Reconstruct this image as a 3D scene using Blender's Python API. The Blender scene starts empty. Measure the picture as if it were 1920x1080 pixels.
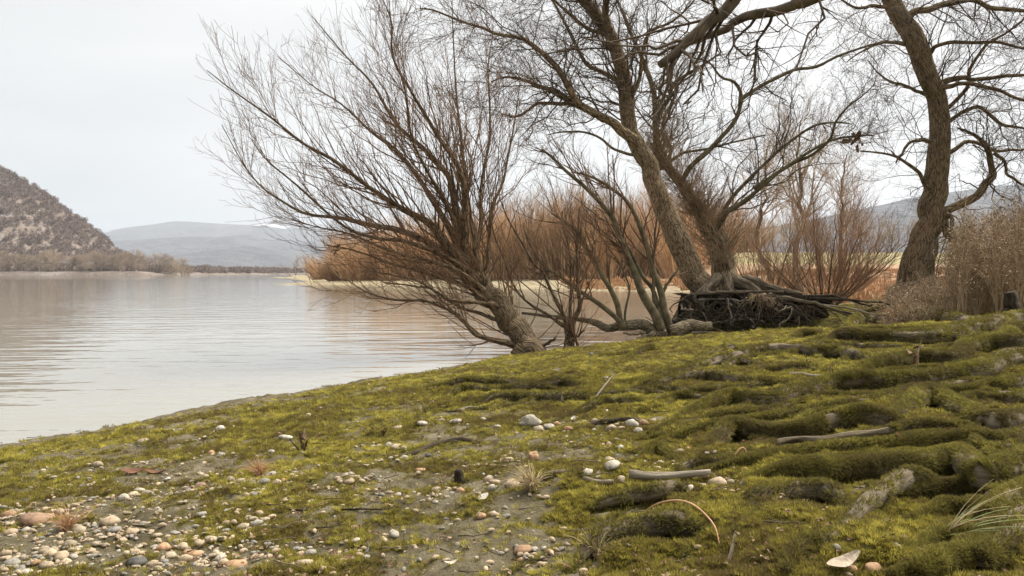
import bpy, math, random
import numpy as np
from mathutils import Vector, Matrix

SC = bpy.context.scene
COL = SC.collection
RNG = np.random.default_rng(11)
random.seed(5)
rad = math.radians

# ------------------------------------------------------------------ camera
CAMZ, FPX, HORIZON = 1.10, 1440.0, 512.0          # water level is z = 0
cam = bpy.data.objects.new('camera', bpy.data.cameras.new('camera'))
COL.objects.link(cam)
PITCH = math.atan((540.0 - HORIZON) / FPX)
cam.location = (0, 0, CAMZ)
cam.rotation_euler = (math.pi / 2 - PITCH, 0, 0)
cam.data.sensor_width = 36.0
cam.data.lens = 36.0 * FPX / 1920.0
cam.data.clip_start, cam.data.clip_end = 0.05, 30000
SC.camera = cam

# ------------------------------------------------------------------ sky
SUN_EL, SUN_AZ = rad(56), rad(58)
wd = bpy.data.worlds.new('World'); SC.world = wd; wd.use_nodes = True
nt = wd.node_tree; nt.nodes.clear()
def N(t, typ, **kw):
    n = t.nodes.new(typ)
    for k, v in kw.items():
        if hasattr(n, k): setattr(n, k, v)
        else: n.inputs[k].default_value = v
    return n
def ramp(t, stops, interp='LINEAR'):
    n = t.nodes.new('ShaderNodeValToRGB'); r = n.color_ramp; r.interpolation = interp
    while len(r.elements) < len(stops): r.elements.new(0.5)
    for e, (p, c) in zip(r.elements, stops):
        e.position = p; e.color = (*c, 1) if len(c) == 3 else c
    return n
sky = N(nt, 'ShaderNodeTexSky', sky_type='NISHITA', sun_disc=False, sun_elevation=SUN_EL, sun_rotation=SUN_AZ)
bg1 = N(nt, 'ShaderNodeBackground', Strength=0.10); nt.links.new(sky.outputs[0], bg1.inputs[0])
tc = N(nt, 'ShaderNodeTexCoord')
mp = N(nt, 'ShaderNodeMapping'); mp.inputs['Scale'].default_value = (1, 1, 4.5)
nt.links.new(tc.outputs['Generated'], mp.inputs[0])
nz = N(nt, 'ShaderNodeTexNoise', Scale=1.7, Detail=5.0, Roughness=0.5); nt.links.new(mp.outputs[0], nz.inputs['Vector'])
# thin overcast, brighter towards the hidden sun; unseen peak boosted to light the ground
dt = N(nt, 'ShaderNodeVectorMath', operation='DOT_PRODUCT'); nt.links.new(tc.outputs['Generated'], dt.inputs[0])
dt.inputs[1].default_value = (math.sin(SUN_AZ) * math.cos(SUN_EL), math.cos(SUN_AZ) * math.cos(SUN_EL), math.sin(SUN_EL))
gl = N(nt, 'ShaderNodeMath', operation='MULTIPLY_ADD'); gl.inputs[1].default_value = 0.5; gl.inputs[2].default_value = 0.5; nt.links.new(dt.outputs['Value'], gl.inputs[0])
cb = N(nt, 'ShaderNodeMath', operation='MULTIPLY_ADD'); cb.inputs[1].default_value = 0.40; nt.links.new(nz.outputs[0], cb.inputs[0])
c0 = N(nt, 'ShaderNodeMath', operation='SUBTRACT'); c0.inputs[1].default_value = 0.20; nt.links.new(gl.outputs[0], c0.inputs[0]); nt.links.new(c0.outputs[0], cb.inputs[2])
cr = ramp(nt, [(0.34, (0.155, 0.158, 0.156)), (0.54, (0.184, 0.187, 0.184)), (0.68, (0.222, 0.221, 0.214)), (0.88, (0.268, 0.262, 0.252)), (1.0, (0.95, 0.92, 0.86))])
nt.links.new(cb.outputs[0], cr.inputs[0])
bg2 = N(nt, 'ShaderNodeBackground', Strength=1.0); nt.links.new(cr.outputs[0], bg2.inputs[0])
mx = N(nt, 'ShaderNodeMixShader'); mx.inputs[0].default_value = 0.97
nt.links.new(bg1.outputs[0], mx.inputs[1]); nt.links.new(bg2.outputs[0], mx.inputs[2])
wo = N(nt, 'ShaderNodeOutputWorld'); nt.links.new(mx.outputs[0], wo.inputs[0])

# ------------------------------------------------------------------ overcast sun, exposure
sl = bpy.data.lights.new('sun', 'SUN'); sl.energy = 1.5; sl.angle = rad(30); sl.color = (1.0, 0.94, 0.86)
sun = bpy.data.objects.new('sun', sl); COL.objects.link(sun)
sd = Vector((math.sin(SUN_AZ) * math.cos(SUN_EL), math.cos(SUN_AZ) * math.cos(SUN_EL), math.sin(SUN_EL)))
sun.rotation_euler = sd.to_track_quat('Z', 'Y').to_euler()
vs = SC.view_settings
vs.view_transform = 'Standard'; vs.look = 'None'; vs.gamma = 1.0; vs.use_curve_mapping = False
vs.exposure = 2.08
SC.cycles.max_bounces = 6; SC.cycles.diffuse_bounces = 2; SC.cycles.glossy_bounces = 2
SC.cycles.transmission_bounces = 2; SC.cycles.volume_bounces = 0; SC.cycles.transparent_max_bounces = 4
SC.cycles.caustics_reflective = False; SC.cycles.caustics_refractive = False
SC.cycles.use_denoising = True; SC.cycles.denoising_prefilter = 'ACCURATE'

# ------------------------------------------------------------------ helpers: pixels, noise
CP, SP = math.cos(PITCH), math.sin(PITCH)
def ray(px, py):
    a = (np.asarray(px, float) - 960) / FPX; b = -(np.asarray(py, float) - 540) / FPX
    # camera frame: right a, up b, forward 1 -> world
    return np.stack([a + 0 * b, CP + b * SP + 0 * a, b * CP - SP + 0 * a], -1)
def P(px, py, d):                      # a point at distance d along y
    r = ray(px, py); r = r / r[..., 1:2]
    return r * np.asarray(d, float)[..., None] + np.array([0, 0, CAMZ])

def _h(ix, iy, iz, seed):
    n = (ix * 374761393 + iy * 668265263 + iz * 2147483647 + seed * 974711) & 0xFFFFFFFF
    n = ((n ^ (n >> 13)) * 1274126177) & 0xFFFFFFFF
    n = ((n ^ (n >> 16)) * 2246822519) & 0xFFFFFFFF
    return ((n ^ (n >> 15)) & 0xFFFFFF) / float(0xFFFFFF) * 2 - 1
def vn(x, y, z=None, seed=0):
    x = np.asarray(x, float); y = np.asarray(y, float)
    z = np.zeros_like(x) if z is None else np.asarray(z, float)
    ix = np.floor(x).astype(np.int64); iy = np.floor(y).astype(np.int64); iz = np.floor(z).astype(np.int64)
    fx, fy, fz = x - ix, y - iy, z - iz
    fx = fx * fx * (3 - 2 * fx); fy = fy * fy * (3 - 2 * fy); fz = fz * fz * (3 - 2 * fz)
    def l2(k):
        a = _h(ix, iy, iz + k, seed); b = _h(ix + 1, iy, iz + k, seed)
        c = _h(ix, iy + 1, iz + k, seed); d = _h(ix + 1, iy + 1, iz + k, seed)
        return (a + (b - a) * fx) * (1 - fy) + (c + (d - c) * fx) * fy
    if not np.any(fz): return l2(0)
    return l2(0) * (1 - fz) + l2(1) * fz
def fbm(x, y, z=None, oct=4, seed=0, gain=0.5):
    s = 0; a = 1.0; t = 0
    x = np.asarray(x, float); y = np.asarray(y, float)
    for k in range(oct):
        f = 2.03 ** k
        s = s + a * vn(x * f + 7.3 * k, y * f - 3.1 * k, None if z is None else np.asarray(z) * f, seed + k); t += a; a *= gain
    return s / t
def sstep(a, b, x):
    t = np.clip((np.asarray(x, float) - a) / (b - a), 0, 1); return t * t * (3 - 2 * t)
def nrm(v): return v / np.maximum(np.linalg.norm(v, axis=-1, keepdims=True), 1e-9)

def spline(pts, n, extra=None):        # Catmull-Rom through pts, n samples
    p = np.asarray(pts, float)
    if len(p) == 2: return p[0] + (p[1] - p[0]) * np.linspace(0, 1, n)[:, None]
    q = np.vstack([2 * p[0] - p[1], p, 2 * p[-1] - p[-2]])
    u = np.linspace(0, len(p) - 1 - 1e-6, n); i = u.astype(int); t = (u - i)[:, None]
    a, b, c, d = q[i], q[i + 1], q[i + 2], q[i + 3]
    return 0.5 * (2 * b + (c - a) * t + (2 * a - 5 * b + 4 * c - d) * t ** 2 + (3 * b - a - 3 * c + d) * t ** 3)

# ------------------------------------------------------------------ helpers: objects
def mesh_np(name, v, quads=None, tris=None, smooth=True):
    me = bpy.data.meshes.new(name)
    v = np.asarray(v, np.float32).reshape(-1, 3)
    ls, lt = [], []
    loops = []
    if quads is not None and len(quads): loops.append(np.asarray(quads, np.int32).ravel()); lt.append(np.full(len(quads), 4, np.int32))
    if tris is not None and len(tris): loops.append(np.asarray(tris, np.int32).ravel()); lt.append(np.full(len(tris), 3, np.int32))
    me.vertices.add(len(v)); me.vertices.foreach_set('co', v.ravel())
    if loops:
        L = np.concatenate(loops); T = np.concatenate(lt); S = np.concatenate([[0], np.cumsum(T)[:-1]]).astype(np.int32)
        me.loops.add(len(L)); me.loops.foreach_set('vertex_index', L)
        me.polygons.add(len(T)); me.polygons.foreach_set('loop_start', S); me.polygons.foreach_set('loop_total', T)
        me.polygons.foreach_set('use_smooth', np.full(len(T), smooth))
    me.update(calc_edges=True)
    return me
def obj(name, me, mat=None, parent=None, loc=None):
    o = bpy.data.objects.new(name, me); COL.objects.link(o)
    if mat is not None and me is not None and not me.materials: me.materials.append(mat)
    if loc is not None: o.location = loc
    if parent is not None:
        o.parent = parent
        o.location = (o.location.x - parent.location.x, o.location.y - parent.location.y, o.location.z - parent.location.z)
    return o
def tag(o, label=None, cat=None, group=None, kind=None):
    if label: o['label'] = label
    if cat: o['category'] = cat
    if group: o['group'] = group
    if kind: o['kind'] = kind
    return o
def empty(name, loc, label, cat, group=None):
    o = bpy.data.objects.new(name, None); COL.objects.link(o); o.location = [float(c) for c in loc]
    o.empty_display_size = 0.1
    return tag(o, label, cat, group)
def copy_tree(o, parent=None):
    c = o.copy(); COL.objects.link(c); c.parent = parent
    for ch in o.children:
        copy_tree(ch, c)
    return c

# tubes: a list of (P[m,n,3], R[m,n], sides) batches -> one mesh
def tube_arrays(batches, close=True):
    V, Q, T, U, base = [], [], [], [], 0
    for Pm, Rm, k in batches:
        Pm = np.asarray(Pm, float); Rm = np.asarray(Rm, float)
        if Pm.ndim == 2: Pm = Pm[None]; Rm = Rm[None]
        m, n, _ = Pm.shape
        if m == 0: continue
        t = np.empty_like(Pm); t[:, 1:-1] = Pm[:, 2:] - Pm[:, :-2]; t[:, 0] = Pm[:, 1] - Pm[:, 0]; t[:, -1] = Pm[:, -1] - Pm[:, -2]
        t = nrm(t); av = np.abs(t.mean(1)); ax = np.zeros((m, 3)); ax[np.arange(m), np.argmin(av, 1)] = 1
        u = nrm(ax[:, None, :] - (t * ax[:, None, :]).sum(-1, keepdims=True) * t); w = np.cross(t, u)
        a = np.linspace(0, 2 * np.pi, k, endpoint=False)
        ring = u[:, :, None, :] * np.cos(a)[None, None, :, None] + w[:, :, None, :] * np.sin(a)[None, None, :, None]
        v = Pm[:, :, None, :] + ring * Rm[:, :, None, None]
        V.append(v.reshape(-1, 3))
        ln = np.concatenate([np.zeros((m, 1)), np.cumsum(np.linalg.norm(Pm[:, 1:] - Pm[:, :-1], axis=-1), 1)], 1) + (np.arange(m) * 0.731)[:, None]
        rm = Rm.mean(1)[:, None, None]; one = np.ones((m, n, k))
        U.append(np.stack([np.cos(a) * rm * one, np.sin(a) * rm * one, ln[:, :, None] * one], -1).reshape(-1, 3))
        i = base + (np.arange(m)[:, None, None] * n + np.arange(n - 1)[None, :, None]) * k
        j = np.arange(k)[None, None, :]; j2 = (j + 1) % k
        Q.append(np.stack([i + j, i + j2, i + k + j2, i + k + j], -1).reshape(-1, 4))
        if close and k >= 4:
            e0 = base + np.arange(m)[:, None] * n * k; e1 = e0 + (n - 1) * k
            for q in range(1, k - 1):
                T.append(np.concatenate([e0, e0 + q + 1, e0 + q], 1)); T.append(np.concatenate([e1, e1 + q, e1 + q + 1], 1))
        base += m * n * k
    return np.concatenate(V), np.concatenate(Q), (np.concatenate(T) if T else None), np.concatenate(U)
def tube_obj(name, batches, mat, parent=None, rough=0.0, rscale=8.0, origin=None):
    v, q, t, uv = tube_arrays(batches)
    if rough:
        # bumps and lengthwise ridges of bark, pushed along each ring's own radius
        o = 0
        for Pm, Rm, k in batches:
            Pm = np.asarray(Pm, float); Rm = np.asarray(Rm, float)
            if Pm.ndim == 2: Pm = Pm[None]; Rm = Rm[None]
            m, n, _ = Pm.shape; e = o + m * n * k
            c = np.repeat(Pm.reshape(-1, 3), k, 0); d = v[o:e] - c
            rm = np.repeat(np.repeat(Rm.mean(1), n), k); u = uv[o:e] / rm[:, None]
            ka = float(Pm[0, 0, 0] * 13.7) % 50
            f = 1 + rough * (0.8 * fbm(u[:, 0] * 0.9 + ka, u[:, 1] * 0.9, u[:, 2] * 0.30, 3, 3) + 0.55 * fbm(u[:, 0] * 2.6 + ka, u[:, 1] * 2.6, u[:, 2] * 0.22, 2, 8))
            v[o:e] = c + d * f[:, None]; o = e
    if origin is not None: v = v - np.asarray(origin, float)
    me = mesh_np(name, v, q, t)
    at = me.attributes.new('along', 'FLOAT_VECTOR', 'POINT'); at.data.foreach_set('vector', uv.astype(np.float32).ravel())
    o = obj(name, me, mat)
    if origin is not None: o.location = [float(c) for c in origin]
    if parent is not None:
        o.parent = parent; pl = parent.location
        o.location = (o.location.x - pl.x, o.location.y - pl.y, o.location.z - pl.z)
    return o

# children of a batch of branches
def sprout(Pm, Rm, count, t0, t1, length, angle, trop=(0, 0, 1), tk=0.35, wig=0.08, rr=(0.35, 0.6), rmin=0.002, n=6, taper=0.25, rng=None, tipfall=0.5, rcap=1.0):
    rng = rng or RNG
    if Pm.ndim == 2: Pm = Pm[None]; Rm = Rm[None]
    m, k, _ = Pm.shape
    L = np.linalg.norm(Pm[:, 1:] - Pm[:, :-1], axis=-1).sum(1)
    idx = rng.choice(m, count, p=L / L.sum())
    t = t0 + (t1 - t0) * rng.random(count) ** 0.85
    f = t * (k - 1); i = np.minimum(f.astype(int), k - 2); fr = (f - i)[:, None]
    p0 = Pm[idx, i] * (1 - fr) + Pm[idx, i + 1] * fr
    tan = nrm(Pm[idx, i + 1] - Pm[idx, i])
    r0 = Rm[idx, i] * (1 - fr[:, 0]) + Rm[idx, i + 1] * fr[:, 0]
    rv = rng.normal(size=(count, 3)); perp = nrm(rv - (rv * tan).sum(1, keepdims=True) * tan)
    ang = np.radians(rng.uniform(angle[0], angle[1], count))[:, None]
    d = tan * np.cos(ang) + perp * np.sin(ang)
    d = nrm(d + np.asarray(trop, float) * 0.25 * tk)
    ln = rng.uniform(length[0], length[1], count) * (1 - tipfall * t)
    s = np.linspace(0, 1, n)
    tr = np.asarray(trop, float)[None, None, :] * tk * (s ** 2)[None, :, None]
    w = np.cumsum(rng.normal(size=(count, n, 3)) * wig, axis=1) * s[None, :, None]
    C = p0[:, None, :] + ln[:, None, None] * (d[:, None, :] * s[None, :, None] + tr + w)
    rb = np.maximum(np.minimum(r0 * rng.uniform(rr[0], rr[1], count), rcap), rmin)
    R = rb[:, None] * (1 - (1 - taper) * s)[None, :]
    R = np.maximum(R, rmin * 0.6)
    return C, R

# ------------------------------------------------------------------ materials
MATS = {}
def material(name):
    m = bpy.data.materials.new(name); m.use_nodes = True; MATS[name] = m
    return m, m.node_tree, m.node_tree.nodes['Principled BSDF']
def simple(name, c1, c2=None, scale=6.0, rough=0.85, bump=0.0, bscale=40.0, stretch=(1, 1, 1), rnd=0.0, detail=4.0, spec=0.3, lo=0.35, hi=0.65, coord='Object', bdist=0.02):
    m, t, b = material(name)
    b.inputs['Roughness'].default_value = rough; b.inputs['Specular IOR Level'].default_value = spec
    tc = N(t, 'ShaderNodeTexCoord'); mp = N(t, 'ShaderNodeMapping'); mp.inputs['Scale'].default_value = stretch
    if coord == 'Along':
        g = N(t, 'ShaderNodeAttribute', attribute_name='along'); t.links.new(g.outputs['Vector'], mp.inputs[0])
    elif coord == 'World':
        g = N(t, 'ShaderNodeNewGeometry'); t.links.new(g.outputs['Position'], mp.inputs[0])
    else: t.links.new(tc.outputs[coord], mp.inputs[0])
    nz = N(t, 'ShaderNodeTexNoise', Scale=scale, Detail=detail, Roughness=0.6); t.links.new(mp.outputs[0], nz.inputs['Vector'])
    cr = ramp(t, [(lo, c1), (hi, c2 or c1)]); t.links.new(nz.outputs[0], cr.inputs[0])
    out = cr.outputs[0]
    if rnd:
        oi = N(t, 'ShaderNodeObjectInfo'); hs = N(t, 'ShaderNodeHueSaturation')
        mr = N(t, 'ShaderNodeMapRange'); mr.inputs['To Min'].default_value = 1 - rnd; mr.inputs['To Max'].default_value = 1 + rnd
        t.links.new(oi.outputs['Random'], mr.inputs[0]); t.links.new(mr.outputs[0], hs.inputs['Value']); t.links.new(out, hs.inputs['Color']); out = hs.outputs[0]
    t.links.new(out, b.inputs['Base Color'])
    if bump:
        n2 = N(t, 'ShaderNodeTexNoise', Scale=bscale, Detail=5.0, Roughness=0.65); t.links.new(mp.outputs[0], n2.inputs['Vector'])
        bp = N(t, 'ShaderNodeBump', Strength=bump, Distance=bdist); t.links.new(n2.outputs[0], bp.inputs['Height']); t.links.new(bp.outputs[0], b.inputs['Normal'])
    return m
def bark(name, dark, light, furrow=(9, 9, 1.6), mossy=0.0, bump=1.0, dist=0.03):
    # furrowed bark: stretched voronoi ridges, noise tint, a little green algae
    m, t, b = material(name)
    b.inputs['Roughness'].default_value = 0.95; b.inputs['Specular IOR Level'].default_value = 0.15
    g = N(t, 'ShaderNodeNewGeometry'); at = N(t, 'ShaderNodeAttribute', attribute_name='along'); mp = N(t, 'ShaderNodeMapping'); mp.inputs['Scale'].default_value = furrow
    t.links.new(at.outputs['Vector'], mp.inputs[0])
    wz = N(t, 'ShaderNodeTexNoise', Scale=1.3, Detail=3.0); t.links.new(mp.outputs[0], wz.inputs['Vector'])
    ad = N(t, 'ShaderNodeMixRGB', blend_type='ADD'); ad.inputs[0].default_value = 0.9
    t.links.new(mp.outputs[0], ad.inputs[1]); t.links.new(wz.outputs['Color'], ad.inputs[2])
    vo = N(t, 'ShaderNodeTexVoronoi', feature='DISTANCE_TO_EDGE', Scale=2.2); t.links.new(ad.outputs[0], vo.inputs['Vector'])
    nz = N(t, 'ShaderNodeTexNoise', Scale=5.0, Detail=6.0, Roughness=0.7); t.links.new(mp.outputs[0], nz.inputs['Vector'])
    c1 = ramp(t, [(0.0, dark), (0.16, light)]); t.links.new(vo.outputs['Distance'], c1.inputs[0])
    c2 = ramp(t, [(0.35, (0.45, 0.45, 0.45)), (0.65, (1.15, 1.1, 1.05))]); t.links.new(nz.outputs[0], c2.inputs[0])
    mu = N(t, 'ShaderNodeMixRGB', blend_type='MULTIPLY'); mu.inputs[0].default_value = 1.0
    t.links.new(c1.outputs[0], mu.inputs[1]); t.links.new(c2.outputs[0], mu.inputs[2]); out = mu.outputs[0]
    if mossy:
        nm = N(t, 'ShaderNodeTexNoise', Scale=2.0, Detail=5.0, Roughness=0.65); t.links.new(g.outputs['Position'], nm.inputs['Vector'])
        rm = ramp(t, [(0.62 - 0.3 * mossy, (0, 0, 0)), (0.74 - 0.3 * mossy, (1, 1, 1))]); t.links.new(nm.outputs[0], rm.inputs[0])
        mm = N(t, 'ShaderNodeMixRGB'); t.links.new(rm.outputs[0], mm.inputs[0]); t.links.new(out, mm.inputs[1])
        mm.inputs[2].default_value = (0.075, 0.075, 0.02, 1); out = mm.outputs[0]
    t.links.new(out, b.inputs['Base Color'])
    ba = N(t, 'ShaderNodeMath', operation='MULTIPLY_ADD'); ba.inputs[1].default_value = 0.35
    t.links.new(nz.outputs[0], ba.inputs[0]); t.links.new(vo.outputs['Distance'], ba.inputs[2])
    bp = N(t, 'ShaderNodeBump', Strength=bump, Distance=dist); t.links.new(ba.outputs[0], bp.inputs['Height']); t.links.new(bp.outputs[0], b.inputs['Normal'])
    return m
M = {}
M['bark_willow'] = bark('bark_willow', (0.045, 0.033, 0.022), (0.25, 0.19, 0.12), (20, 20, 3.2))
M['bark_big'] = bark('bark_big', (0.06, 0.042, 0.026), (0.36, 0.275, 0.175), (17, 17, 2.6))
M['bark_right'] = bark('bark_right', (0.05, 0.036, 0.022), (0.31, 0.235, 0.145), (12, 12, 1.8), mossy=0.1)
M['bark_log'] = bark('bark_log', (0.05, 0.042, 0.028), (0.30, 0.25, 0.17), (18, 18, 4), mossy=0.15)
M['branch'] = simple('branch', (0.05, 0.038, 0.026), (0.15, 0.115, 0.075), 9, 0.9)
M['branch_olive'] = simple('branch_olive', (0.06, 0.048, 0.026), (0.17, 0.14, 0.08), 7, 0.9)
M['twig'] = simple('twig', (0.06, 0.042, 0.028), (0.14, 0.10, 0.066), 2.5, 0.9)
M['twig_red'] = simple('twig_red', (0.085, 0.048, 0.028), (0.21, 0.125, 0.068), 2.0, 0.9)
M['twig_tan'] = simple('twig_tan', (0.18, 0.12, 0.07), (0.38, 0.265, 0.165), 2.0, 0.9)
M['twig_rust'] = simple('twig_rust', (0.20, 0.112, 0.065), (0.38, 0.225, 0.135), 2.0, 0.9)
M['shrub_orange'] = simple('shrub_orange', (0.42, 0.255, 0.135), (0.60, 0.40, 0.235), 0.9, 0.9, rnd=0.32)
M['shrub_stem'] = simple('shrub_stem', (0.08, 0.055, 0.035), (0.16, 0.115, 0.075), 1.0, 0.9)
M['far_twig'] = simple('far_twig', (0.30, 0.23, 0.165), (0.48, 0.38, 0.28), 0.15, 0.9, rnd=0.2)
M['hill_twig'] = simple('hill_twig', (0.17, 0.128, 0.108), (0.30, 0.235, 0.195), 0.012, 0.95, rnd=0.16)
M['root'] = simple('root', (0.035, 0.026, 0.016), (0.21, 0.17, 0.115), 30, 0.95, 1.0, 60, spec=0.1, coord='Along', stretch=(1, 1, 0.15), bdist=0.012)
M['root_pale'] = simple('root_pale', (0.15, 0.12, 0.085), (0.37, 0.32, 0.25), 40, 0.95, 1.0, 70, spec=0.1, coord='Along', stretch=(1, 1, 0.12), bdist=0.01)
M['root_dark'] = simple('root_dark', (0.018, 0.014, 0.010), (0.085, 0.066, 0.045), 30, 0.95, 0.9, 60, spec=0.1, coord='Along', stretch=(1, 1, 0.15))
M['straw'] = simple('straw', (0.30, 0.22, 0.11), (0.55, 0.44, 0.26), 12, 0.85)
M['straw_red'] = simple('straw_red', (0.33, 0.17, 0.08), (0.56, 0.35, 0.19), 12, 0.85)
M['grass_green'] = simple('grass_green', (0.16, 0.22, 0.06), (0.42, 0.42, 0.20), 5, 0.7)
M['weed'] = simple('weed', (0.19, 0.13, 0.075), (0.40, 0.29, 0.18), 7, 0.9, rnd=0.25)
M['weed_fluff'] = simple('weed_fluff', (0.13, 0.085, 0.05), (0.42, 0.31, 0.20), 9, 0.9, rnd=0.2)
M['dead_leaf'] = simple('dead_leaf', (0.075, 0.042, 0.024), (0.19, 0.105, 0.055), 14, 0.7, rnd=0.2)
M['leaf_pale'] = simple('leaf_pale', (0.40, 0.33, 0.25), (0.60, 0.52, 0.42), 12, 0.7, 0.3, 60)
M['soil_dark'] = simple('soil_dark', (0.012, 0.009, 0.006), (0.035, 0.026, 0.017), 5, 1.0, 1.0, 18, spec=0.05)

# ------------------------------------------------------------------ terrain
SHORE = np.array([(-60, -40), (-14, -7), (-5.9, 1.0), (-3.10, 4.66), (-2.60, 5.60), (-2.13, 6.66), (-1.25, 7.8), (-0.5, 9.1), (0.2, 10.30), (1.08, 11.1), (2.06, 12.3), (2.95, 13.1),
    (3.05, 14.3), (3.5, 16), (5, 18.2), (8, 22), (12.5, 27), (14.5, 33), (13, 40), (10, 44.5), (4, 50), (-2, 56), (-10, 66), (-17, 72), (-24.5, 75.5), (-23, 84), (-27, 100), (-34, 122), (-47, 160),
    (-62, 196), (-60, 215), (-70, 255), (-88, 300), (-95, 340), (-60, 420), (0, 560), (120, 900), (900, 1500), (1500, 1500), (1500, -300), (-60, -300)], float)
def polysd(x, y, poly):                 # signed distance, positive inside
    x = np.asarray(x, float); y = np.asarray(y, float)
    d = np.full(x.shape, 1e18); ins = np.zeros(x.shape, bool)
    for (ax, ay), (bx, by) in zip(poly, np.roll(poly, -1, 0)):
        ex, ey = bx - ax, by - ay
        t = np.clip(((x - ax) * ex + (y - ay) * ey) / (ex * ex + ey * ey), 0, 1)
        d = np.minimum(d, (x - ax - t * ex) ** 2 + (y - ay - t * ey) ** 2)
        if ey != 0:
            c = ((ay > y) != (by > y)) & (x < (bx - ax) * (y - ay) / ey + ax)
            ins ^= c
    d = np.sqrt(d); return np.where(ins, d, -d)
def segd(x, y, pts):
    d = np.full(np.shape(x), 1e9); tt = np.zeros(np.shape(x)); n = len(pts) - 1
    for i in range(n):
        ax, ay = pts[i][:2]; bx, by = pts[i + 1][:2]; ex, ey = bx - ax, by - ay
        t = np.clip(((x - ax) * ex + (y - ay) * ey) / (ex * ex + ey * ey + 1e-12), 0, 1)
        q = np.hypot(x - ax - t * ex, y - ay - t * ey); m = q < d
        d = np.where(m, q, d); tt = np.where(m, (i + t) / n, tt)
    return d, tt
GULLY = [(2.3, 12.95), (3.2, 13.25), (4.3, 13.0), (5.4, 12.35), (6.6, 11.9)]
MOUNDS = [(0.22, 1.95, 0.26, 0.055), (0.02, 2.15, 0.2, 0.035), (0.62, 2.05, 0.22, 0.06), (0.95, 2.25, 0.3, 0.045), (0.45, 1.62, 0.25, 0.04), (-0.28, 1.9, 0.22, 0.03), (1.25, 2.4, 0.35, 0.05), (1.7, 2.5, 0.35, 0.06), (1.5, 1.9, 0.25, 0.03)]
def T0(x, y):
    x = np.asarray(x, float); y = np.asarray(y, float)
    s = polysd(x, y, SHORE)
    s = s + 0.15 * vn(x * 1.3, y * 1.3, seed=4) * sstep(3, 9, np.hypot(x, y)) + 0.07 * vn(x * 4, y * 4, seed=5) + 0.05 * vn(x * 11, y * 11, seed=6)
    near = 0.70 * (1 - np.exp(-np.maximum(s, 0) / 3.6)) * (1 - 1.0 * sstep(8.2, 12.0, y) * (1 - sstep(3.6, 7.0, x - 0.25 * (y - 10))) * (1 - sstep(13, 14.5, y)))
    far = 0.95 * (1 - np.exp(-np.maximum(s, 0) / 16.0))
    w = sstep(20, 40, y)
    z = near * (1 - w) + far * w
    z = z + 0.035 * sstep(0, 0.12, s) * (1 - w)
    z = np.where(s < 0, np.maximum(0.22 * s, -2.5), z)
    # the levee with the green field behind the bushes
    z = z + 1.9 * sstep(62, 78, y - 0.1 * x) * sstep(12, 24, x) * sstep(0, 6, s) + 0.5 * sstep(52, 57, y) * sstep(16, 22, x)
    # raised root plateau and the gully in front of it
    g = np.hypot((x - 4.3) / 1.25, (y - 14.75) / 0.85)
    z = np.maximum(z, np.where(s > -0.6, 0.66 * (1 - sstep(0.75, 1.15, g)) - 0.05, -9))
    d, t = segd(x, y, GULLY)
    z = z - (1 - sstep(0.15, 0.75, d)) * np.interp(t, [0, .3, .7, 1], [0.16, 0.50, 0.42, 0.0]) * (s > -0.3)
    for mx, my, mr, mh in MOUNDS:
        z = z + mh * np.exp(-(((x - mx) / mr) ** 2 + ((y - my) / (mr * 0.7)) ** 2))
    return z, s
def right_amount(x, y):                 # how far a spot lies into the mossy, root-crossed ground
    return sstep(-0.15, 0.30, (np.asarray(x) / np.maximum(np.asarray(y), 0.3)) + 0.12 * vn(np.asarray(x) * 1.1, np.asarray(y) * 1.1, seed=9) + 0.05)
ROOTS = []                              # filled below: (path[n,3], radius[n])
def T(x, y, full=False):
    x = np.asarray(x, float); y = np.asarray(y, float)
    z, s = T0(x, y)
    r = np.hypot(x, y); dry = sstep(0.0, 0.35, s); nearw = 1 - sstep(14, 40, r)
    ra = right_amount(x, y)
    mm = moss_mask(x, y, s)
    z = z + dry * nearw * (0.018 * fbm(x * 2.1, y * 2.1, oct=3, seed=21) + ra * 0.035 * fbm(x * 3.3, y * 4.6, oct=3, seed=22)
          + (0.012 + 0.012 * ra) * fbm(x * 10, y * 15, oct=3, seed=23) + 0.008 * vn(x * 34, y * 44, seed=26) + 0.010 * mm * (0.6 + 0.4 * vn(x * 30, y * 30, seed=24)))
    z = z + dry * (1 - nearw) * 0.12 * fbm(x * 0.5, y * 0.5, oct=4, seed=25)
    if ROOTS:
        dz, hol, cap = root_relief(x, y); z = np.minimum(z + dz, cap)
    return z
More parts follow.
